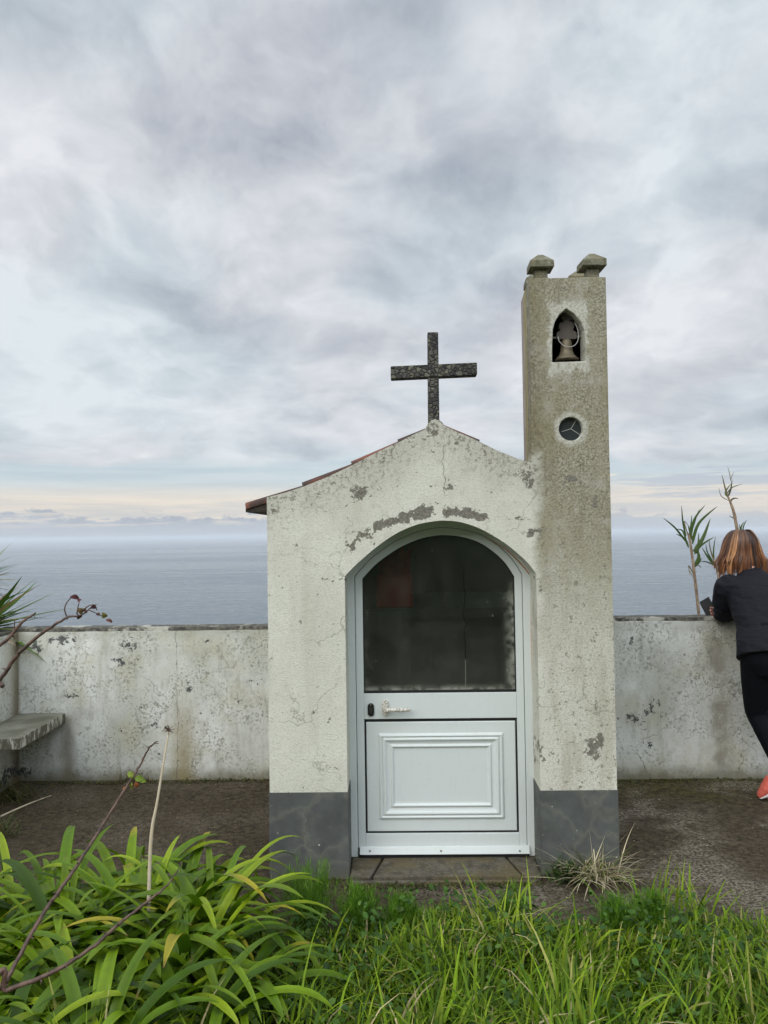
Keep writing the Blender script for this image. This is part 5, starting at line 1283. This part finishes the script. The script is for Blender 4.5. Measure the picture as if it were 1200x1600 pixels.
# jacket
bm = bmesh.new()
tube(bm, [V(2.245, 4.47, .845), V(2.25, 4.50, .90), V(2.262, 4.585, 1.0), V(2.283, 4.69, 1.12), V(2.297, 4.77, 1.21), V(2.297, 4.825, 1.275), V(2.295, 4.865, 1.315)],
     [(.212, .140), (.200, .140), (.168, .125), (.180, .126), (.183, .113), (.112, .085), (.068, .062)], seg=26, ref=(1, 0, 0), n=6)
for sh, elb, wr, q in ((Lsh, Lel, Lwr, -1), (Rsh, Rel, Rwr, 1)):
    tube(bm, [sh+Vector((-q*.05, .01, .0)), sh+Vector((0, 0, .0)), (sh+elb)/2+Vector((q*.012, -.012, 0)), elb+Vector((q*.004, 0, 0))], [.070, .074, .066, .058], seg=16, n=5, round_end=True)
    tube(bm, [elb, (elb+wr)/2+Vector((0, 0, -.002)), wr+(elb-wr)*.10], [.058, .052, .040], seg=16, n=5, round_end=True)
tube(bm, [V(2.295, 4.83, 1.275), V(2.292, 4.865, 1.320)], [.066, .064], seg=18, n=2)       # collar
jack = fuse('jacket', bm, M_JACK, person, .0075, 4)
for vv in jack.data.vertices:
    c = vv.co; n_ = mn.noise(Vector((c.x*7+c.z*4, c.y*7, c.z*14)))*.009 + mn.noise(Vector((c.x*20+c.z*14, c.y*18, c.z*26)))*.0040
    if (c-(Lel)).length < .12: n_ += .004*math.sin(c.z*150+c.x*60)
    vv.co = c + vv.normal*n_
# leggings
bm = bmesh.new()
tube(bm, [V(2.25, 4.515, .98), V(2.25, 4.50, .90), V(2.25, 4.50, .82)], [(.14, .10), (.180, .128), (.172, .118)], seg=20, ref=(1, 0, 0), n=4, round_end=True)
def legg(h, k, a):
    m_ = k+(a-k)*.3+Vector((0, -.014, 0))
    tube(bm, [h+Vector((0, 0, .0)), (h*.5+k*.5), k], [.098, .086, .062], seg=18, n=5, round_end=True); tube(bm, [k, m_, a+(k-a)*.07], [.060, .060, .042], seg=16, n=5, round_end=True)
legg(LH, LK, LA); legg(RH, RK, RA)
fuse('leggings', bm, M_LEGG, person, .007, 3)
# shoes
M_SHOE = mat('coral_mesh', lambda g: {'Base Color': g.mix(g.ss(g.vor(g.coord(), 160), .25, .45), (.50, .055, .035), (.62, .13, .09)), 'Roughness': .7, 'Normal': g.bump(g.vor(g.coord(), 160), .4, .002)})
M_SOLE = mat('white_sole', lambda g: {'Base Color': (.62, .60, .60), 'Roughness': .6})
M_SOCK = mat('pink_collar', lambda g: {'Base Color': (.38, .13, .19), 'Roughness': .85}); M_LACE = mat('grey_lace', lambda g: {'Base Color': (.45, .44, .44), 'Roughness': .8})
def shoe(heel, toe, ank):
    s = empty('shoe', (0, 0, 0)); s.parent = person
    d = (toe-heel).normalized(); up = Vector((0, 0, 1)); w = d.cross(up).normalized(); n_ = w.cross(d).normalized(); L_ = (toe-heel).length
    F = lambda u, h: heel+d*(L_*u)+n_*h
    bm = bmesh.new(); tube(bm, [F(.02, .045), F(.25, .045), F(.5, .042), F(.75, .033), F(.97, .022)], [(.034, .044), (.036, .045), (.040, .042), (.043, .030), (.026, .020)], seg=16, ref=w, n=5, round_end=True)
    tube(bm, [F(.15, .055), ank], [.042, .046], seg=14, n=3, round_end=True)
    fuse('upper', bm, M_SHOE, s, .005, 2)
    bm = bmesh.new(); tube(bm, [F(.0, .010), F(.25, .009), F(.5, .008), F(.78, .008), F(1.02, .014)], [(.036, .015), (.037, .015), (.040, .014), (.046, .012), (.024, .008)], seg=14, ref=w, n=5, round_end=True)
    from_bm('sole', bm, M_SOLE, s, smooth=True)
    bm = bmesh.new(); c = ank+n_*.004; ax = (ank-F(.15, .055)).normalized(); e1 = ax.orthogonal().normalized(); e2 = ax.cross(e1)
    tube(bm, [c+e1*.044*math.cos(a)+e2*.044*math.sin(a) for a in np.linspace(0, 2*math.pi, 25)], [.009, .009], seg=8, n=1); from_bm('collar', bm, M_SOCK, s, smooth=True)
    bm = bmesh.new()
    for k in range(5):
        u = .38+.09*k; hgt = .088-.010*k; a_ = F(u, hgt-.022)+w*.033; b_ = F(u+.05, hgt-.022)-w*.033
        tube(bm, [a_, F(u+.02, hgt), b_], [.0026, .0026], seg=6, n=4)
    for q in (-1, 1): tube(bm, [F(.38, .086), F(.30, .11)+w*q*.02, F(.36, .085)+w*q*.045, F(.42, .055)+w*q*.05], [.002, .002], seg=5, n=4)
    from_bm('laces', bm, M_LACE, s, smooth=True)
shoe(V(2.345, 4.525, .140), V(2.195, 4.555, .012), LA+Vector((.005, 0, .0)))
shoe(V(2.465, 4.43, .008), V(2.505, 4.67, .008), RA+Vector((0, 0, .01)))
# hair: cap plus many layered locks
hair = empty('hair', (0, 0, 0)); hair.parent = person
bm = bmesh.new(); ball(bm, headc+Vector((0, -.008, .022)), (.088, .104, .096), 26, 18)
for vv in list(bm.verts):
    if vv.co.y > headc.y+.05 and vv.co.z < headc.z+.05: vv.co.y = headc.y+.05
me = bpy.data.meshes.new('scalp_hair'); bm.to_mesh(me); bm.free(); sc_ = link('scalp_hair', me, M_HAIR, hair, True)
at_ = me.attributes.new('tint', 'FLOAT_COLOR', 'POINT'); at_.data.foreach_set('color', np.tile([.07, .028, .014, 1], (len(me.vertices), 1)).astype(np.float32).ravel())
Vs, Fs, Cs = [], [], []; off = 0
HC = [(.065, .025, .012), (.13, .048, .018), (.235, .095, .035), (.42, .20, .08), (.03, .013, .008)]
clumps = []
for c_ in range(95):
    th = -math.pi*.5+random.uniform(-1.9, 1.9); side = abs(math.cos(th))
    clumps.append((th, random.gauss(0, .018), random.uniform(.90, 1.13), random.gauss(0, .10), random.uniform(0, 6.28), random.uniform(.004, .016), random.choices(HC, (3, 4, 3.5, 2, 2))[0]))
for k in range(1500):
    th0, dzc, rad_, fl, wob, wamp, hc_ = random.choice(clumps); th = th0+random.gauss(0, .085)
    fly = random.random() < .05
    dx, dy = math.cos(th), math.sin(th); dx0, dy0 = math.cos(th0), math.sin(th0)
    rr0 = rad_*random.uniform(.95, 1.04); Rx, Ry = .096*rr0, .112*rr0; side = abs(dx)
    flare = 1.12+.24*side+fl+(random.uniform(.1, .35) if fly else 0)
    zend = -.160+dzc-dx*.020+random.gauss(0, .007)+(random.uniform(.0, .04) if fly else 0)
    part = headc+Vector((.014+random.gauss(0, .006), -.055+random.uniform(0, .10), .118))
    mixv = lambda a, b, t: a*(1-t)+b*t
    e_ = (mixv(dx, dx0, .75), mixv(dy, dy0, .75))
    ctrl = [part, headc+Vector((dx*Rx*.52, dy*Ry*.58-.004, .104*rr0)), headc+Vector((dx*Rx*.88, dy*Ry*.96, .056*rr0)), headc+Vector((dx*Rx*(1.04+.12*side), dy*Ry*1.04, -.02)),
            headc+Vector((mixv(dx, dx0, .4)*Rx*flare, mixv(dy, dy0, .4)*Ry*1.10, -.085)), headc+Vector((e_[0]*Rx*(flare-.05+fl), e_[1]*Ry*1.07+random.gauss(0, .004), zend))]
    P_ = catmull(ctrl, 5); n_ = len(P_); w = random.uniform(.0016, .0060)*(.4 if fly else 1); cl = np.array(hc_)*random.uniform(.75, 1.3)
    for i, p in enumerate(P_):
        t = i/(n_-1); ww = w*(1-.8*t**3); sd_ = Vector((-dy, dx, 0)); q = p+sd_*wamp*math.sin(wob+t*8)*t*t*1.1+Vector((dx, dy, 0))*wamp*.5*math.sin(wob*2+t*9)*t
        out_ = Vector((dx, dy, .3)).normalized()
        for u in (-1, 0, 1): Vs.append(tuple(q+sd_*ww*u+out_*(.0018*(1-abs(u))))); Cs.append(cl*(.40+.95*min(1, t*1.5)))
        if i < n_-1:
            for j in (0, 1): Fs.append((off+i*3+j, off+i*3+j+1, off+(i+1)*3+j+1, off+(i+1)*3+j))
    off += n_*3
raw_mesh('locks', np.array(Vs), np.array(Fs), np.array(Cs), M_HAIR, hair)
# phone
A_ = at(1092.5, 941.0, 5.03); B_c = at(1107, 932.5, 5.03); D_c = at(1107.5, 957, 5.045)
e1 = (B_c-A_); e1n = e1.normalized(); dn = (D_c-A_); dn = (dn-e1n*dn.dot(e1n)).normalized(); nn = e1n.cross(dn)
phc = A_+e1n*.036+dn*.072
bm = bmesh.new(); box(bm, -.036, .036, -.072, .072, -.004, .004)
phone = from_bm('phone', bm, mat('phone_case', lambda g: {'Base Color': (.012, .012, .014), 'Roughness': .4}), None, bevel=.003)
phone.matrix_world = Matrix(((e1n.x, dn.x, nn.x, phc.x), (e1n.y, dn.y, nn.y, phc.y), (e1n.z, dn.z, nn.z, phc.z), (0, 0, 0, 1)))
tag(phone, 'dark smartphone held over the wall top by the leaning person', 'phone')
for sg, nm in ((1, 'screen'), (-1, 'back_glass')):
    bm = bmesh.new(); box(bm, -.033, .033, -.069, .069, .0042*sg-.0003, .0042*sg+.0003); sc2 = from_bm(nm, bm, mat(nm, lambda g: {'Base Color': (.075, .080, .086), 'Roughness': .3}), phone)

# ------------------------------------------------------------------ haze over the sea
bm = bmesh.new(); box(bm, -44000, 44000, -450, 44000, SEAZ-1, 30.0)
hz = from_bm('haze', bm, None); hm = bpy.data.materials.new('haze_air'); hm.use_nodes = True; hm.node_tree.nodes.clear()
ho = hm.node_tree.nodes.new('ShaderNodeOutputMaterial'); hv = hm.node_tree.nodes.new('ShaderNodeVolumePrincipled')
hv.inputs['Color'].default_value = (.90, .94, 1, 1); hv.inputs['Density'].default_value = 8.5e-5; hv.inputs['Anisotropy'].default_value = .2
hm.node_tree.links.new(hv.outputs[0], ho.inputs['Volume']); hz.data.materials.append(hm); tag(hz, kind='stuff')
